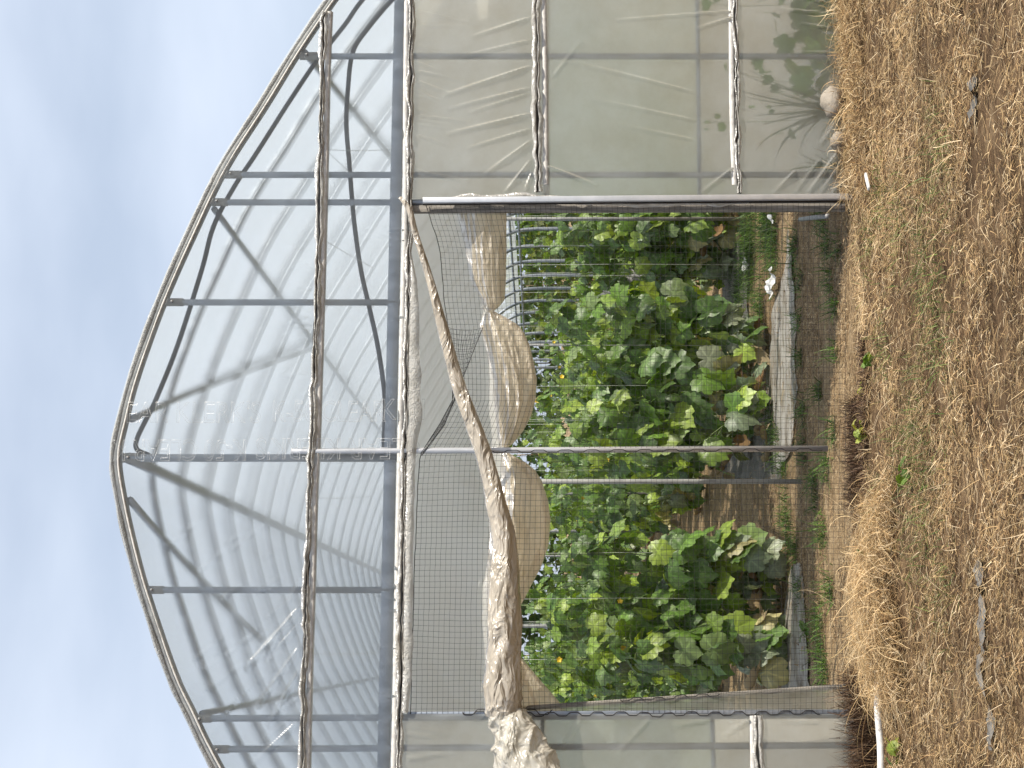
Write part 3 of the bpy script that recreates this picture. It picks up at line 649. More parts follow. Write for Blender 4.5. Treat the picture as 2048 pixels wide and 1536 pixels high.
def outside(x, y):   # full in front of the tunnel, thin in the gutter
    k = np.ones_like(x); k = np.where(y > -.02, .5, k); k = np.where((y > -.22) & (x > -1.1) & (x < 1.0), .62, k)
    return k * np.clip(.60 + .45 * vnoise2(x * 2.1, y * 3.2, 31) + .6 * vnoise2(x * 8, y * 15, 33), .08, 1)
joined('dead_grass', [
    blades(250000, (-2.9, 2.9), (-3.6, 0), (.015, .06), (.0014, .0030), (.10, .25), STRAW, .4, outside, 0, 2, .014),
    blades(50000, (-2.9, 2.9), (-3.6, -.03), (.04, .10), (.0012, .0022), (.25, .3), STRAW, .5, outside, .004, 3, .022),
    blades(4500, (-2.9, 2.9), (-3.6, -.03), (.08, .20), (.0014, .0024), (.28, .3), STRAW[1:3] + STRAW[6:7], .8, outside, .008, 5, .022),
    blades(22000, (-2.9, 2.9), (-3.6, -.05), (.015, .05), (.004, .008), (.1, .3), [(.24, .145, .075), (.13, .078, .04), (.36, .25, .13), (.06, .038, .02)], .5, outside, .008, 2, .016),
    blades(3200, (.9, 2.6), (-.55, -.02), (.06, .20), (.0014, .003), (.35, .4), STRAW, 1.1, None, .005, 5, .03, heading=(0, 20)),
    blades(2600, (-1.55, -.62), (-.80, -.22), (.10, .34), (.0014, .003), (.15, .35), STRAW[:5] + STRAW[6:8], 1.5, None, .012, 8, .035, heading=(0, 20)),
    blades(5000, (-1.6, -.6), (-.85, -.15), (.03, .12), (.0014, .003), (.2, .4), STRAW, .8, None, .012, 3, .03, heading=(0, 20)),
    blades(900, (-1.5, -.7), (-.75, -.25), (.25, .45), (.0014, .0024), (.25, .3), STRAW[1:3], 2.0, None, .03, 9, .03),
], M['straw'], label='dry tan mown grass and straw in front of the greenhouse', kind='stuff')
GREEN = [(.10, .17, .035), (.14, .21, .05), (.07, .13, .03), (.20, .26, .07)]
# green shoots in the straw, given as photo places on the ground
def spots(lst):
    c = [G(u, v) for u, v, *_ in lst]; rr = [s[2] for s in lst]
    def f(x, y):
        k = np.zeros_like(x)
        for p, r_ in zip(c, rr): k = np.maximum(k, np.exp(-(((x - p[0]) / (r_ * 1.6)) ** 2 + ((y - p[1]) / r_) ** 2)))
        return k * .9
    return f
joined('green_shoots', [blades(30000, (-2.2, 2.2), (-3, 0), (.03, .11), (.0016, .0034), (.7, .4), GREEN, .7, spots([(1760, 400, .12), (1800, 450, .12), (1740, 480, .1), (1860, 540, .18), (1880, 620, .2), (1840, 830, .15), (1830, 900, .2), (1850, 980, .22), (1770, 1040, .1), (1890, 330, .14), (1780, 700, .1), (1900, 1180, .12), (1720, 1180, .1)]), .004, 4, .01)],
       M['green'], label='sparse green grass shoots among the dry straw', kind='stuff')
# floor litter inside the door
def inside(x, y): return (y > -.22) * np.clip(.62 + .7 * vnoise2(x * 2.4, y * 2.6, 41) + .4 * vnoise2(x * 8, y * 12, 43), .04, 1)
joined('floor_straw', [blades(90000, (-1.4, 1.6), (-.2, 1.7), (.012, .05), (.0013, .003), (.12, .25), [(.55, .40, .22), (.43, .30, .16), (.68, .54, .34), (.18, .115, .06), (.28, .19, .10)], .5, inside, 0, 2, .010),
    blades(60000, (-1.6, 2.6), (-.12, 4.5), (.015, .06), (.0014, .003), (.12, .2), [(.42, .29, .15), (.34, .22, .11), (.54, .41, .25), (.20, .12, .06)], .5, inside, 0, 2, .010),
    blades(26000, (-2.6, 3.0), (.02, 9), (.04, .14), (.002, .004), (.10, .15), [(.42, .27, .13), (.34, .20, .09), (.52, .37, .2), (.22, .12, .06)], .6, inside, .002, 3, .010),
    blades(9000, (-1.6, 2.6), (-.12, 3), (.015, .05), (.005, .010), (.15, .3), [(.26, .17, .09), (.16, .10, .055), (.36, .26, .15)], .5, inside, .002, 2, .012)],
       M['straw'], label='brown straw litter on the greenhouse floor', kind='stuff')
W_IN = [(1500, 470, .30), (1530, 430, .25), (1545, 480, .22), (1480, 590, .25), (1520, 620, .15), (1500, 520, .2), (1598, 640, .06), (1602, 720, .05), (1606, 820, .06), (1598, 560, .06), (1590, 490, .08), (1545, 850, .14), (1560, 880, .10), (1575, 1040, .12), (1590, 1100, .10), (1600, 1180, .06), (1640, 780, .05), (1660, 560, .06), (1650, 480, .08), (1672, 610, .05), (1640, 1250, .10), (1650, 1330, .10), (1630, 1000, .05), (1570, 930, .08), (1652, 930, .07), (1645, 1060, .09), (1668, 860, .05), (1660, 1180, .07), (1625, 960, .06), (1605, 900, .06), (1640, 430, .06), (1676, 500, .05), (1670, 700, .04), ]
def spot_blades(lst, per=5200):
    out_ = []
    for u, v, r_ in lst:
        p = G(u, v); n = int(per * r_ * r_ * 11 + 160)
        kp = lambda x, y, p=p, r_=r_: np.exp(-((x - p[0]) / (r_ * 1.1)) ** 2 - ((y - p[1]) / (r_ * .8)) ** 2)
        out_.append(blades(n, (p[0] - 2 * r_, p[0] + 2 * r_), (p[1] - 1.5 * r_, p[1] + 1.5 * r_), (.04, .15), (.003, .008), (.8, .4), [(.08, .15, .03), (.10, .18, .035), (.15, .24, .05), (.06, .11, .025)], .8, kp, .002, 3, .008))
    return out_
joined('floor_weeds', spot_blades(W_IN), M['green'], label='low green weeds growing over the greenhouse floor', kind='stuff')

# mulch sheets over the beds
def sheet(name, label, mat, px, z=.014, cat='ground sheet'):
    pts_ = [G(u, v) for u, v in px]; xs = [p[0] for p in pts_]; ys_ = [p[1] for p in pts_]
    h = len(px) // 2; A = smooth_path(pts_[:h], 8); B = smooth_path(pts_[h:][::-1], 8); rows = []
    for a, b in zip(A, B):
        r_ = []
        for t in np.linspace(0, 1, 14):
            p = a + (b - a) * t; p = p + np.array([.02 * float(vnoise(p[0] * 13 + t * 5, 4)), .10 * (t - .5) * float(vnoise(p[0] * 8, 3)), 0]); r_.append((p[0], p[1], float(gz(p[0], p[1])) + z + .012 * math.sin(math.pi * t) + .006 * float(vnoise2(p[0] * 9, p[1] * 9, 4)) + .003 * float(vnoise2(p[0] * 30, p[1] * 30, 6))))
        rows.append(r_)
    o = MB().grid(rows).build(name, M[mat]); tag(o, label, cat); return o
sheet('mulch_sheet', 'pale grey plastic mulch sheet in the middle of the doorway bed', 'mulch', [(1580, 462), (1583, 540), (1586, 600), (1590, 680), (1592, 760), (1590, 830), (1584, 890), (1566, 935), (1548, 935), (1540, 890), (1534, 830), (1532, 740), (1541, 660), (1551, 600), (1566, 540), (1575, 462)])
sheet('mulch_sheet', 'greyish brown mulch strip under the left cucumber row', 'mulch', [(1598, 1130), (1606, 1170), (1610, 1240), (1615, 1310), (1618, 1378), (1566, 1378), (1572, 1310), (1568, 1240), (1576, 1170), (1584, 1130)])
sheet('ground_cloth', 'dark woven ground cloth beneath the right cucumber row', 'mulch_dark', [(1484, 395), (1488, 470), (1494, 560), (1496, 640), (1452, 640), (1448, 560), (1452, 470), (1450, 395)])
sheet('ground_cloth', 'dark woven ground cloth beside the middle cucumber row', 'mulch_dark', [(1560, 830), (1562, 870), (1564, 920), (1566, 960), (1440, 960), (1450, 920), (1460, 870), (1470, 830)], z=.008)

# ================================================================== cucumbers
LOBES = ((0.0, 1.17, .50), (1.02, 1.02, .46), (-1.02, 1.02, .46), (2.02, .94, .5), (-2.02, .94, .5))
def leaf_geo(nr=30):
    """unit leaf: rays round the stalk point, five pointed lobes, toothed edge, blistered between the veins"""
    ang = np.linspace(0, 2 * np.pi, nr, endpoint=False); a2 = (ang + np.pi) % (2 * np.pi) - np.pi
    r_ = np.full(nr, .80)
    for c, h_, w_ in LOBES: r_ = np.maximum(r_, .80 + (h_ - .80) * np.clip(1 - np.abs(a2 - c) / (w_ * 1.25), 0, 1))
    r_ *= 1 - .62 * np.exp(-((np.abs(np.abs(a2) - np.pi)) / .22) ** 2)
    tooth = 1 + .045 * np.where(np.arange(nr) % 2, -1, 1)
    main = np.array([min(abs(x - c) for c, _, _ in LOBES) < .11 for x in a2])
    V = [(0, 0, 0)]; tone = [1.5]
    for f in (.30, .55, .80, 1.0):
        for k in range(nr):
            rr = r_[k] * f * (tooth[k] if f == 1 else 1)
            V.append((rr * math.cos(ang[k]), rr * math.sin(ang[k]), (-.035 if main[k] else .035 * math.sin(f * 9 + k * 2.1) + .02) * (f if f < 1 else .4)))
            tone.append(1.75 - .4 * f if main[k] else .92 + .10 * ((k * 7 + int(f * 10) * 3) % 5) / 4)
    T_ = [(0, 1 + k, 1 + (k + 1) % nr) for k in range(nr)]
    for j in range(3):
        for k in range(nr):
            a = 1 + j * nr + k; b = 1 + j * nr + (k + 1) % nr
            T_ += [(a, a + nr, b + nr), (a, b + nr, b)]
    return np.array(V), np.array(T_), np.array(tone)
LV, LT, VEIN = leaf_geo()
def leaf_at(pos, out_az, size, pitch, roll, cup, rnd):
    """leaf blade whose tip points along out_az and droops by pitch"""
    V = LV.copy(); V[:, 0] += .25; rr = np.hypot(V[:, 0], V[:, 1])
    V[:, 2] += -cup * .30 * rr ** 2 + .10 * np.abs(V[:, 1]) * (1 if cup > 0 else -1) + .05 * np.sin(V[:, 0] * 5 + rnd.uniform(0, 6)) * V[:, 1] + rnd.uniform(-.1, .1) * V[:, 0] * V[:, 1]
    V *= size
    cr, sr = math.cos(roll), math.sin(roll); y, z = V[:, 1].copy(), V[:, 2].copy(); V[:, 1] = cr * y - sr * z; V[:, 2] = sr * y + cr * z
    cp, sp = math.cos(pitch), math.sin(pitch); x, z = V[:, 0].copy(), V[:, 2].copy(); V[:, 0] = cp * x + sp * z; V[:, 2] = -sp * x + cp * z
    ca, sa = math.cos(out_az), math.sin(out_az); x, y = V[:, 0].copy(), V[:, 1].copy(); V[:, 0] = ca * x - sa * y; V[:, 1] = sa * x + ca * y
    return V + np.array(pos)
LEAFC = [(.095, .18, .03), (.125, .225, .036), (.19, .29, .042), (.11, .185, .055), (.25, .34, .05), (.15, .215, .072), (.07, .13, .028)]
OLDC = [(.19, .24, .15), (.25, .28, .18), (.38, .34, .16), (.22, .26, .17)]
def cucumber(seed, H, nleaf, spread, size, flowers=2, dense_low=0.5, deep=.33):
    r = random.Random(seed); root = empty('cucumber_plant'); mbs = MB(); VV = []; FF = []; CC = []; off = 0
    stems = []
    for s in range(3 if spread > .2 else 2):
        hh = H * r.uniform(.75, 1.0); dx, dy = r.uniform(-.5, .5) * spread, r.uniform(-.5, .5) * deep; ph = r.uniform(0, 6)
        pth = [(dx * min(1, t * 2.5) + .035 * math.sin(ph + t * 9), dy * min(1, t * 2.5) + .03 * math.cos(ph + t * 8), hh * t) for t in np.linspace(0, 1, 16)]
        stems.append(pth); mbs.tube(pth, [.0055 - .003 * k_ / 15 for k_ in range(16)], 6)
    for i in range(nleaf):
        st = stems[i % len(stems)]; t = r.random() ** (1.0) ; t = .06 + .94 * t; k_ = t * 15; a = st[int(min(k_, 14))]; b = st[int(min(k_, 14)) + 1]; f = k_ - int(min(k_, 14))
        n_ = [a[q_] + (b[q_] - a[q_]) * f for q_ in range(3)]
        az = r.uniform(0, 2 * math.pi); pet = r.uniform(.05, .17) * (1 - .4 * t) + .02
        if r.random() < .55: az = -math.pi / 2 + r.gauss(0, .9)
        tip = (n_[0] + math.cos(az) * pet, n_[1] + math.sin(az) * pet, n_[2] + r.uniform(.0, .07))
        sz = size * r.uniform(.55, 1.1) * (1.0 - .45 * max(0, t - .55) / .45)
        old = t < .3 and r.random() < .55
        V = leaf_at(tip, az + r.gauss(0, .35), sz, r.uniform(.35, 1.45), r.gauss(0, .45), r.uniform(.2, 1.2) if not old else r.uniform(.8, 2.0), r)
        V[:, 2] = np.maximum(V[:, 2], .015)
        VV.append(V); FF.append(LT + off); off += len(V)
        c = np.array(r.choice(OLDC if old else LEAFC)) * r.uniform(.75, 1.3); CC.append(np.outer(VEIN, c))
        mbs.tube([n_, ((n_[0] + tip[0]) / 2, (n_[1] + tip[1]) / 2, (n_[2] + tip[2]) / 2 + .012), tip], .0026, 4, cap=False)
    mbs.build('stem', M['stem'], root)
    npmesh('foliage', np.concatenate(VV), np.concatenate(FF), M['leaf'], root, col=np.concatenate(CC))
    # shrivelled brown leaves at the foot
    DV = []; DF = []; DC = []; o2 = 0
    for i in range(5):
        V = leaf_at((r.uniform(-.6, .6) * spread, r.uniform(-.16, .1), r.uniform(.04, .30)), r.uniform(0, 6.3), size * r.uniform(.35, .6), r.uniform(.9, 1.9), r.gauss(0, 1.1), r.uniform(3.5, 7), r)
        V[:, 2] = np.maximum(V[:, 2], .012); DV.append(V); DF.append(LT + o2); o2 += len(V); DC.append(np.outer(np.ones(len(V)), np.array(r.choice([(.24, .15, .07), (.32, .23, .12), (.17, .10, .05), (.42, .33, .20)]))))
    npmesh('withered_leaves', np.concatenate(DV), np.concatenate(DF), M['deadleaf'], root, col=np.concatenate(DC))
    for i in range(flowers):
        st = stems[i % len(stems)]; p = st[r.randint(9, 14)]; c = (p[0] + r.uniform(-.05, .05), p[1] - r.uniform(.12, .2), p[2] + .02); mb = MB()
        for q_ in range(5):
            a = q_ * 1.257; pl = .019; pts_ = []
            for s_ in (0, .5, 1):
                w_ = (.004, .010, .003)[int(s_ * 2)]; cx, cz = math.cos(a), math.sin(a)
                pts_.append([(c[0] + cx * pl * s_ - cz * w_, c[1] - .008 * s_, c[2] + cz * pl * s_ + cx * w_), (c[0] + cx * pl * s_ + cz * w_, c[1] - .008 * s_, c[2] + cz * pl * s_ - cx * w_)])
            mb.grid(pts_)
        mb.build('flower', M['petal'], root)
    return root
near = [cucumber(100 + i, h, n, s, z, fl) for i, (h, n, s, z, fl) in enumerate([(1.68, 128, .70, .124, 2), (1.66, 120, .64, .116, 1), (1.64, 124, .64, .112, 2), (1.70, 130, .70, .113, 1), (1.68, 120, .6, .114, 0), (1.6, 96, .55, .128, 0)])]
far = [cucumber(200 + i, h, 120, .75, .092, 1, deep=.6) for i, h in enumerate([1.78, 1.86, 1.7, 1.8])]
used = set()
def plant(proto, x, y, rz, s, label, group):
    if proto.name in used: o = copy_tree(proto)
    else: o = proto; used.add(proto.name)
    o.location = (x, y, float(gz(x, y)) - .004); o.rotation_euler = (0, 0, rz); o.scale = (s, s, s); tag(o, label, 'cucumber plant', group); return o
def at(u, v): p = G(u, v); return p[0], p[1]
GRP = 'cucumber plants on the trellis rows'
specific = [
    (0, 1575, 1290, 0.1, 1.0, 'cucumber plant with big toothed leaves nearest the left door post'),
    (1, 1568, 1150, 0.3, .98, 'cucumber plant at the near end of the left row beside the bare path'),
    (2, 1545, 1230, -.2, .98, 'cucumber plant just behind the two front plants of the left row'),
    (3, 1540, 800, .0, 1.02, 'cucumber plant with mildewed leaves spilling onto the pale mulch sheet'),
    (4, 1532, 690, .2, 1.0, 'cucumber plant at the near right corner of the middle row'),
    (5, 1505, 865, -.1, .95, 'cucumber plant right behind the wire-wrapped centre pole'),
    (0, 1500, 745, .4, .97, 'bushy cucumber plant in the second place of the middle row'),
    (2, 1470, 455, .1, .95, 'cucumber plant with bright leaves beside the right door post'),
    (3, 1478, 410, .5, .95, 'cucumber plant half hidden by the right door post'),
    (4, 1455, 490, -.4, .95, 'tall cucumber plant second from the right door post'),
    (1, 1462, 545, -.3, .90, 'sunlit yellowish cucumber plant at the near end of the right row'),
]
for k_, u, v, rz, s, lab in specific: plant(near[k_], *at(u, v), rz, s, lab, GRP)
rowX = {'L': -1.12, 'R': .30, 'RR': 1.95, 'LL': -1.85}
rr = random.Random(11)
def row(xc, y0, y1, step, lab, drift=0, scale=1.0):
    y = y0; i = 0
    while y < y1:
        plant(rr.choice(far), xc + drift * (y - y0) + rr.uniform(-.12, .12), y, rr.uniform(-.5, .5), scale * rr.uniform(.9, 1.08), lab, GRP); y += step * rr.uniform(.85, 1.15)
row(rowX['L'], 2.4, 13, .55, 'cucumber plant farther back in the left trellis row')
row(rowX['R'] + .05, 4.2, 13, .55, 'cucumber plant farther back in the middle trellis row')
row(rowX['RR'], 4.6, 13, .6, 'cucumber plant farther back in the right trellis row', scale=.92)
row(rowX['LL'], 5.6, 13, .55, 'small leaved cucumber plant in the row along the left wall', scale=.95)
for i in range(5): plant(far[i % 4], -1.3 + .62 * i, 13.6 + .2 * math.sin(i * 2), .4 * i, 1.12, 'cucumber plant closing off the far end of the rows', GRP)
# trellises: posts, top wire, strings
def trellis(xc, y0, y1, label, posts, strings):
    t = empty('trellis', (xc, y0, 0)); tag(t, label, 'trellis')
    for x, y, h, r_ in posts: MB().tube([(x, y, -.02), (x, y, h * .5), (x, y, h)], r_, 10).build('post', M['galv_dull'] if y > 2 else M['post_grey'], t)
    MB().tube([(xc, y0, 2.02), (xc, (y0 + y1) / 2, 2.0), (xc, y1, 2.02)], .002, 5).build('top_wire', M['wire'], t)
    for x, y in strings: MB().tube([(x, y, 2.0), (x + .01, y, 1.0), (x, y - .01, .08)], .0012, 4).build('string', M['string'], t)
gp = G(1602, 963); pA = (gp[0], gp[1]); g2 = G(1360, 1062); g3 = G(1330, 1112)
trellis(.3, 1.2, 13, 'trellis of the middle row with grey post and white strings', [(pA[0], pA[1], 2.1, .0155), (g2[0], g2[1], 2.05, .016), (.3, 8, 2.05, .015)], [(at(1530, v)[0], at(1530, v)[1] - .12) for v in (540, 700, 780, 855)] + [(.3 + .1 * math.sin(k_), 3 + k_ * .6, ) for k_ in range(8)])
trellis(-1.15, 1.5, 13, 'trellis of the left row with thin posts and white strings', [(g3[0], g3[1], 2.05, .014), (-1.15, 5.2, 2.05, .015)], [(at(1570, v)[0], at(1570, v)[1] - .1) for v in (1110, 1200, 1320)] + [(-1.15, 3 + k_ * .7) for k_ in range(6)])
trellis(1.95, 3.4, 13, 'trellis of the right row close to the open side', [(1.95, 3.4, 2.05, .015), (1.95, 8, 2.05, .015)], [(at(1470, v)[0], at(1470, v)[1] - .1) for v in (440, 500, 560)] + [(1.95, 5 + k_ * .7) for k_ in range(5)])

# ================================================================== plants behind the right side film
def tuft(name, label, cat, base, tips, mat, w=.005, col=None, spread=.03):
    V = []; Fq = []; off = 0; r = random.Random(len(tips)); CC = []
    for tip, droop in tips:
        b = np.array(base) + np.array([r.uniform(-spread, spread), r.uniform(-spread, spread) * .7, 0]); t_ = np.array(tip); n = 12; pts_ = []
        for k_ in range(n + 1):
            t = k_ / n; p = b + (t_ - b) * t; p[2] += droop * math.sin(math.pi * t) - droop * .3 * t; pts_.append(p)
        for k_ in range(n + 1):
            ww = w * (1 - .85 * (k_ / n) ** 2) * .5; V += [pts_[k_] + np.array([ww * .9, ww * .4, 0]), pts_[k_] - np.array([ww * .9, ww * .4, 0])]
        for k_ in range(n): a = off + 2 * k_; Fq.append((a, a + 1, a + 3, a + 2))
        off += 2 * (n + 1); c = np.array(r.choice(col)) * r.uniform(.7, 1.3); CC.append(np.repeat(c[None], 2 * (n + 1), 0))
    o = npmesh(name, np.array(V), np.array(Fq), mat, col=np.concatenate(CC)); tag(o, label, cat); return o
gb = P(1668, 215, .03); gb[2] = 0
tips = []
for (u, v, dr) in [(1488, 152, .02), (1490, 138, .03), (1470, 180, .05), (1490, 195, .04), (1500, 232, .06), (1500, 302, .10), (1520, 250, .05), (1540, 180, .02), (1560, 262, .05), (1555, 330, .14), (1600, 345, .10), (1580, 300, .1), (1535, 348, .1), (1580, 225, .02), (1600, 160, .02), (1520, 215, .03), (1610, 250, .04), (1575, 190, .02), (1550, 235, .04), (1640, 330, .06)]:
    tips.append((P(u, v, .0 + .05 * random.random()), dr))
tuft('grass_clump', 'tall dark grass clump arching behind the hazy right film', 'grass clump', gb, tips, M['green'], .015, [(.03, .068, .016), (.045, .09, .02)])
gb = P(1672, 330, .03); gb[2] = 0
tips = [(P(u, v, .0 + .04 * random.random()), dr) for u, v, dr in [(1600, 322, .05), (1570, 345, .1), (1620, 300, .03), (1640, 340, .05), (1610, 352, .08), (1630, 280, .03), (1590, 300, .05)]]
tuft('grass_clump', 'short drooping grass clump by the foot of the right door post', 'grass clump', gb, tips, M['green'], .011, [(.04, .085, .02), (.06, .11, .025)])
def vine(label, pts, leaves, size, seed, col, Yj=.04):
    r = random.Random(seed); root = empty('climbing_weed', pts[0]); MB().tube(smooth_path(pts, 6), .0022, 5).build('stem', M['stem'], root)
    VV = []; FF = []; CC = []; off = 0
    for (p, s) in leaves:
        V = leaf_at(p, -math.pi / 2 + r.gauss(0, 1.0), size * s, r.uniform(.5, 1.5), r.gauss(0, .6), r.uniform(0, 1), r)
        V[:, 1] = np.maximum(V[:, 1], -.012)
        VV.append(V); FF.append(LT + off); off += len(V); CC.append(np.outer(VEIN, np.array(r.choice(col)) * r.uniform(.7, 1.3)))
    npmesh('foliage', np.concatenate(VV), np.concatenate(FF), M['weed'], root, col=np.concatenate(CC)); tag(root, label, 'weed'); return root
WC = [(.06, .13, .03), (.085, .17, .04), (.13, .22, .05)]
def vs(lst, y=.05): return [(P(u, v, y - .035 + .03 * random.random()), s) for u, v, s in lst]
vine('small leaved vine climbing highest behind the right film', [P(1672, 236, .06) * np.array([1, 1, 0]), P(1600, 240, .06), P(1500, 244, .06), P(1395, 245, .05)], vs([(1412, 245, .5), (1440, 255, .9), (1432, 232, .7), (1410, 258, .5), (1500, 215, .7), (1535, 215, .6), (1555, 268, 1.0), (1580, 265, 1.2), (1540, 225, .7)]), .03, 1, WC)
vine('leafy weed with small lobed leaves left of the right gable post', [P(1675, 160, .08) * np.array([1, 1, 0]), P(1600, 165, .07), P(1540, 160, .06), P(1450, 140, .05)], vs([(1450, 135, .6), (1460, 148, .7), (1530, 160, 1.2), (1545, 178, 1.0), (1510, 130, 1.2), (1505, 118, .9), (1530, 145, .9), (1555, 185, .9), (1520, 142, .7), (1600, 150, 2.0), (1590, 170, 2.2), (1610, 190, 1.8), (1640, 170, 2.2), (1650, 140, 1.8)]), .03, 2, WC)
vine('broad leafy weed at the foot of the film right of the stones', [P(1672, 60, .12) * np.array([1, 1, 0]), P(1620, 60, .1), P(1560, 70, .08), P(1550, 40, .06)], vs([(1560, 95, 2.0), (1575, 130, 2.0), (1600, 60, 2.8), (1620, 30, 3.2), (1640, 60, 3), (1640, 95, 2.6), (1615, 95, 2.2), (1645, 20, 3), (1610, 5, 2.6), (1655, 120, 2.2), (1590, 20, 2), (1630, 120, 2.0)], .07), .034, 3, WC + [(.16, .22, .05)])
vine('thin hanging vine with star leaves at the top right edge', [P(1672, -20, .06) * np.array([1, 1, 0]), P(1600, 5, .06), P(1500, 12, .05), P(1410, 8, .05)], vs([(1408, 12, 1.2), (1430, 2, .9), (1455, 12, .7), (1520, 3, 1.0), (1530, 25, .8), (1548, 30, 1.0), (1560, 3, 1.0)]), .03, 4, WC)
def yleaf(u, v, s, i):
    r = random.Random(i); return leaf_at(P(u, v, .05), -math.pi / 2, s, .9, .3, .5, r)

# ================================================================== small things on the ground
def stone(name, label, c, r3, seed):
    n = 18; m = 12; rows = []
    for i in range(m + 1):
        ph = math.pi * i / m; row_ = []
        for j in range(n + 1):
            a = 2 * math.pi * (j % n) / n; d = np.array([math.sin(ph) * math.cos(a), math.sin(ph) * math.sin(a), math.cos(ph)])
            k_ = 1 + .20 * float(vnoise2(d[0] * 1.8 + d[2], d[1] * 1.8 + seed, seed)) + .08 * float(vnoise2(d[0] * 5, d[2] * 5 + d[1], seed + 1))
            row_.append(np.array(c) + d * np.array(r3) * k_)
        rows.append(row_)
    o = MB().grid(rows).build(name, M['stone']); tag(o, label, 'stone'); return o
p1 = P(1682, 204, -.10); stone('stone', 'larger grey rounded stone holding down the right film', (p1[0], p1[1], .06), (.082, .06, .06), 3)
p2 = P(1684, 283, -.09); stone('stone', 'smaller pale stone beside the larger grey one', (p2[0], p2[1], .04), (.052, .045, .04), 8)
a, b = G(1731, 348, .03), G(1738, 378, .035); o = MB().box(a, b, .02, .012, (0, 0, 1)).build('wood_chip', M['pvc'], bevel=.003); tag(o, 'short white stick lying on straw near the right door post', 'stick')
a, b = G(1755, 1362, .045), G(1764, 1640, .045); mb = MB(); mb.tube([a + (b - a) * t + np.array([0, 0, .004 * math.sin(t * 9)]) for t in np.linspace(0, 1, 20)], .016, 14); o = mb.build('plastic_pipe', M['pvc']); tag(o, 'white plastic pipe lying in dark weeds at the left corner', 'pipe')
a, b = G(1600, 439, .03), G(1655, 432, .10); mb = MB(); mb.tube([a, (a + b) / 2 + np.array([0, 0, .01]), b], .013, 10); o = mb.build('short_pipe', M['galv_dull']); tag(o, 'short grey pipe stub sticking up inside the right door post', 'pipe')
def crumple(name, label, c, w, h, seed, rot):
    r = random.Random(seed); rows = []
    for i in range(9):
        rows.append([])
        for j in range(7):
            x, y = (i / 8 - .5) * w, (j / 6 - .5) * h; ca, sa = math.cos(rot), math.sin(rot)
            rows[-1].append((c[0] + ca * x - sa * y, c[1] + sa * x + ca * y, c[2] + .03 + .03 * float(vnoise2(x * 22, y * 22, seed)) + .35 * abs(y) * (1 if i > 3 else .2)))
    o = MB().grid(rows).build(name, M['paper'], smooth=False); tag(o, label, 'paper scrap')
crumple('paper_scrap', 'crumpled white paper scrap on the pale mulch sheet', G(1553, 566), .12, .20, 3, .5)
crumple('paper_scrap', 'small white scrap beyond the crumpled one on ground cloth', G(1499, 532), .09, .13, 5, .2)
crumple('paper_scrap', 'torn white scrap among weeds inside the right door post', G(1553, 438), .06, .09, 8, -.3)
# grey plastic strip half buried in the straw
for (pts_, lab) in (([(1946, 1120), (1950, 1200), (1962, 1290), (1955, 1330), (1975, 1420), (1980, 1500)], 'long grey plastic strip half buried in the straw at left'), ([(1936, 150), (1942, 200), (1938, 240)], 'black plastic shred in the straw close to the camera at right')):
    c = smooth_path([G(u, v, .03) for u, v in pts_], 8); rows = []
    for i, p in enumerate(c): rows.append([(p[0] + .0 * k_, p[1] + .024 * k_, float(gz(p[0], p[1])) + .018 + .014 * float(vnoise(i * .5 + k_, 3))) for k_ in (-1, -.4, .3, 1)])
    o = MB().grid(rows).build('plastic_strip', M['mulch_dark']); tag(o, lab, 'plastic strip')
# dead brown weed stands
def dead_stand(label, u, v, n, h, rx, ry, seed, col=((.07, .038, .022), (.12, .068, .038), (.035, .02, .014), (.20, .13, .075))):
    st = random.getstate(); c = G(u, v); global rng
    V, Fq, C = blades(n, (c[0] - rx, c[0] + rx), (c[1] - ry, c[1] + ry), (h * .4, h), (.0022, .0055), (1.15, .3), col, .5, None, .0, 5, .004)
    o = npmesh('dead_weed', V, Fq, M['straw'], col=C, smooth=False); tag(o, label, 'dead weed', 'dead brown weed stands'); return o
dead_stand('dark brown dead weed stand at the left corner over the white pipe', 1745, 1475, 3200, .22, .30, .13, 1)
dead_stand('dark dead stalks at the foot of the centre pole', 1712, 900, 2400, .085, .28, .15, 2)
dead_stand('low dark dead stalks right of the yellow green weed', 1725, 790, 2400, .07, .30, .14, 3)
dead_stand('brown dead stalks between the centre pole and the hay mound', 1722, 985, 2200, .09, .26, .13, 4)
# small living weeds in the straw
def sprig(label, u, v, n, size, seed, col):
    r = random.Random(seed); c = G(u, v); VV = []; FF = []; CC = []; off = 0
    for i in range(n):
        az = r.uniform(0, 6.28); V = leaf_at((c[0] + r.uniform(-.05, .05), c[1] + r.uniform(-.03, .03), float(gz(c[0], c[1])) + r.uniform(.02, .07)), az, size * r.uniform(.6, 1.2), r.uniform(-.2, .9), r.gauss(0, .4), .8, r); V[:, 1] = c[1] + (V[:, 1] - c[1]); VV.append(V); FF.append(LT + off); off += len(V); CC.append(np.outer(VEIN, np.array(r.choice(col)) * r.uniform(.8, 1.2)))
    o = npmesh('weed_sprig', np.concatenate(VV), np.concatenate(FF), M['weed'], col=np.concatenate(CC)); tag(o, label, 'weed')
YG = [(.30, .34, .06), (.24, .30, .05), (.38, .38, .10)]; DG = [(.08, .15, .03), (.12, .19, .04)]
sprig('bright yellow green weed in dark stalks before the centre pole', 1738, 862, 16, .022, 1, YG)
sprig('small pale yellow weed near the worn sill left of the paper', 1715, 788, 9, .018, 2, YG)
sprig('single dark green weed sprig in straw right of centre', 1748, 712, 6, .028, 3, DG)
sprig('small green weed sprig below the hay mound', 1825, 945, 7, .026, 4, DG)
sprig('lone broad green leaf weed in the straw left of centre', 1765, 1115, 4, .03, 5, DG)
sprig('green weed sprig under the net beside the left mulch strip', 1615, 1262, 12, .03, 6, DG)
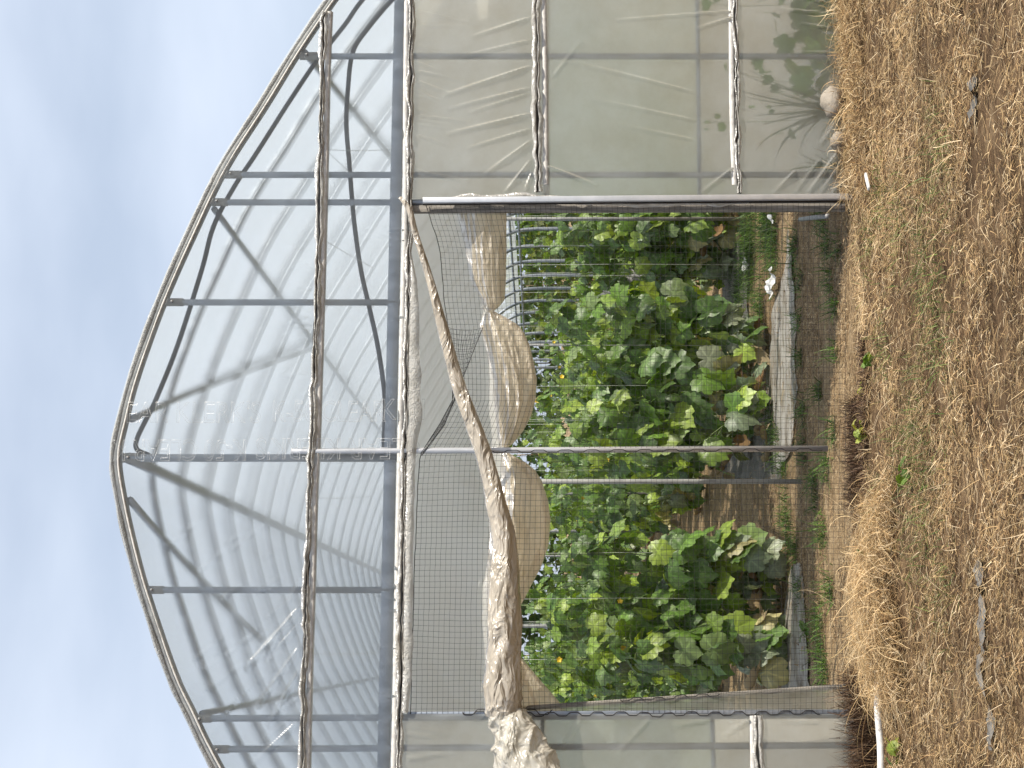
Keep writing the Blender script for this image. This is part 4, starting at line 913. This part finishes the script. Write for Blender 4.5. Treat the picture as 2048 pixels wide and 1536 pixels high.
sprig('yellow green weed at the foot of the left corner film', 1800, 1500, 9, .028, 7, DG + YG)
sprig('pale yellow leaf weed behind the right film', 1640, 30, 4, .03, 8, YG)

# ================================================================== beyond the open side
def bush(label, x, y, w, h, n, seed, col):
    r = random.Random(seed); root = empty('shrub', (x, y, 0)); VV = []; FF = []; CC = []; off = 0
    for i in range(n):
        a = r.uniform(0, 6.28); q_ = r.random() ** .5; z = h * r.random() ** .8; rad = w * q_ * (1 - .5 * (z / h) ** 2)
        V = leaf_at((x + math.cos(a) * rad, y + math.sin(a) * rad, z + .05), r.uniform(0, 6.28), r.uniform(.05, .09), r.uniform(0, 1.4), r.gauss(0, .5), .6, r); V[:, 2] = np.maximum(V[:, 2], .01)
        VV.append(V); FF.append(LT + off); off += len(V); CC.append(np.outer(VEIN, np.array(r.choice(col)) * r.uniform(.6, 1.3)))
    MB().tube([(x, y, 0), (x + .03, y, h * .4), (x, y + .03, h * .8)], [.02, .014, .006], 6).build('trunk', M['rowan'], root)
    npmesh('foliage', np.concatenate(VV), np.concatenate(FF), M['weed'], root, col=np.concatenate(CC)); tag(root, label, 'shrub', 'shrubs round the greenhouse')
for i in range(13): bush('leafy shrub growing outside the open right side', XR + 1.3 + .35 * math.sin(i * 2.1), 6.0 + i * 1.0, .85, 2.05 + .25 * math.sin(i * 1.7), 330, i, [(.06, .11, .03), (.09, .15, .04), (.14, .17, .06)])
for i in range(9): bush('leafy shrub growing beyond the open far end', -3.2 + .85 * i, LEN + 1.4 + .3 * math.sin(i * 1.9), .95, 2.75 + .25 * math.sin(i * 1.3), 420, 40 + i, [(.05, .10, .03), (.08, .13, .04), (.12, .16, .06)])
for i in range(6): bush('leafy shrub growing outside the open left side', XL - 1.2, 5.0 + 1.6 * i, .9, 2.2 + .2 * math.sin(i * 1.3), 260, 60 + i, [(.05, .10, .03), (.08, .13, .04), (.12, .16, .06)])
bx0 = np.array([XR - .35, 9.2, 0]); mb = MB(); prof_b = [(.0, .27), (.02, .28), (.30, .29), (.32, .30), (.34, .29), (.60, .29), (.62, .30), (.64, .29), (.9, .28), (.92, .27)]
mb.tube([bx0 + np.array([0, 0, z]) for z, _ in prof_b], [r_ for _, r_ in prof_b], 24); o = mb.build('barrel', M['galv_dull']); tag(o, 'grey barrel standing by the open right side deep inside', 'barrel')

# ================================================================== camera, light, sky, render
cd = bpy.data.cameras.new('camera'); cam = bpy.data.objects.new('camera', cd); COL.objects.link(cam); sc.camera = cam
cd.sensor_fit = 'HORIZONTAL'; cd.sensor_width = 36; cd.lens = F * 36 / 2048; cd.shift_x = -(U0 - 1024) / 2048; cd.clip_end = 500; cd.clip_start = .05
m = Matrix(((0, RT[0], -FW[0], CAM[0]), (0, RT[1], -FW[1], CAM[1]), (-1, 0, 0, CAM[2]), (0, 0, 0, 1))); cam.matrix_world = m
EL, AZX, AZY = R(43), .82, -.57                      # sun from the right, a little in front
h = math.hypot(AZX, AZY); sd = Vector((AZX / h * math.cos(EL), AZY / h * math.cos(EL), math.sin(EL)))
sl = bpy.data.lights.new('sun', 'SUN'); sl.energy = 5.0; sl.angle = R(.5); sl.color = (1, .93, .82); so = bpy.data.objects.new('sun', sl); COL.objects.link(so)
so.rotation_euler = (-sd).to_track_quat('-Z', 'Y').to_euler()
wd = bpy.data.worlds.new('World'); sc.world = wd; wd.use_nodes = True; nt = wd.node_tree; nt.nodes.clear()
out = N(nt, 'ShaderNodeOutputWorld'); bg = N(nt, 'ShaderNodeBackground'); sky = N(nt, 'ShaderNodeTexSky'); sky.sky_type = 'NISHITA'; sky.sun_disc = False
sky.sun_elevation = EL; sky.sun_rotation = math.atan2(sd.x, sd.y); sky.dust_density = 1.6; sky.air_density = 1.0
tc = N(nt, 'ShaderNodeTexCoord'); mp = N(nt, 'ShaderNodeMapping'); mp.inputs['Scale'].default_value = (1.0, 1.0, 2.6); L(nt, tc.outputs['Generated'], mp.inputs[0])
nz = N(nt, 'ShaderNodeTexNoise'); nz.inputs['Scale'].default_value = 3.4; nz.inputs['Detail'].default_value = 5; nz.inputs['Roughness'].default_value = .45; L(nt, mp.outputs[0], nz.inputs['Vector'])
mr = N(nt, 'ShaderNodeMapRange'); mr.inputs[1].default_value = .36; mr.inputs[2].default_value = .68; mr.inputs[3].default_value = .58; mr.inputs[4].default_value = .95; L(nt, nz.outputs['Fac'], mr.inputs[0])
mx = N(nt, 'ShaderNodeMixRGB'); mx.inputs[2].default_value = (6.0, 6.75, 8.0, 1); L(nt, mr.outputs[0], mx.inputs[0]); L(nt, sky.outputs[0], mx.inputs[1])
L(nt, mx.outputs[0], bg.inputs[0]); bg.inputs[1].default_value = .098; L(nt, bg.outputs[0], out.inputs[0])
sc.view_settings.view_transform = 'Standard'; sc.view_settings.look = 'None'; sc.view_settings.exposure = .42; sc.view_settings.gamma = 1
sc.render.engine = 'CYCLES'; cy = sc.cycles; cy.use_denoising = True; cy.max_bounces = 10; cy.diffuse_bounces = 4; cy.glossy_bounces = 3; cy.transmission_bounces = 8; cy.transparent_max_bounces = 24; cy.sample_clamp_indirect = 6
cy.use_adaptive_sampling = True; cy.adaptive_threshold = .02
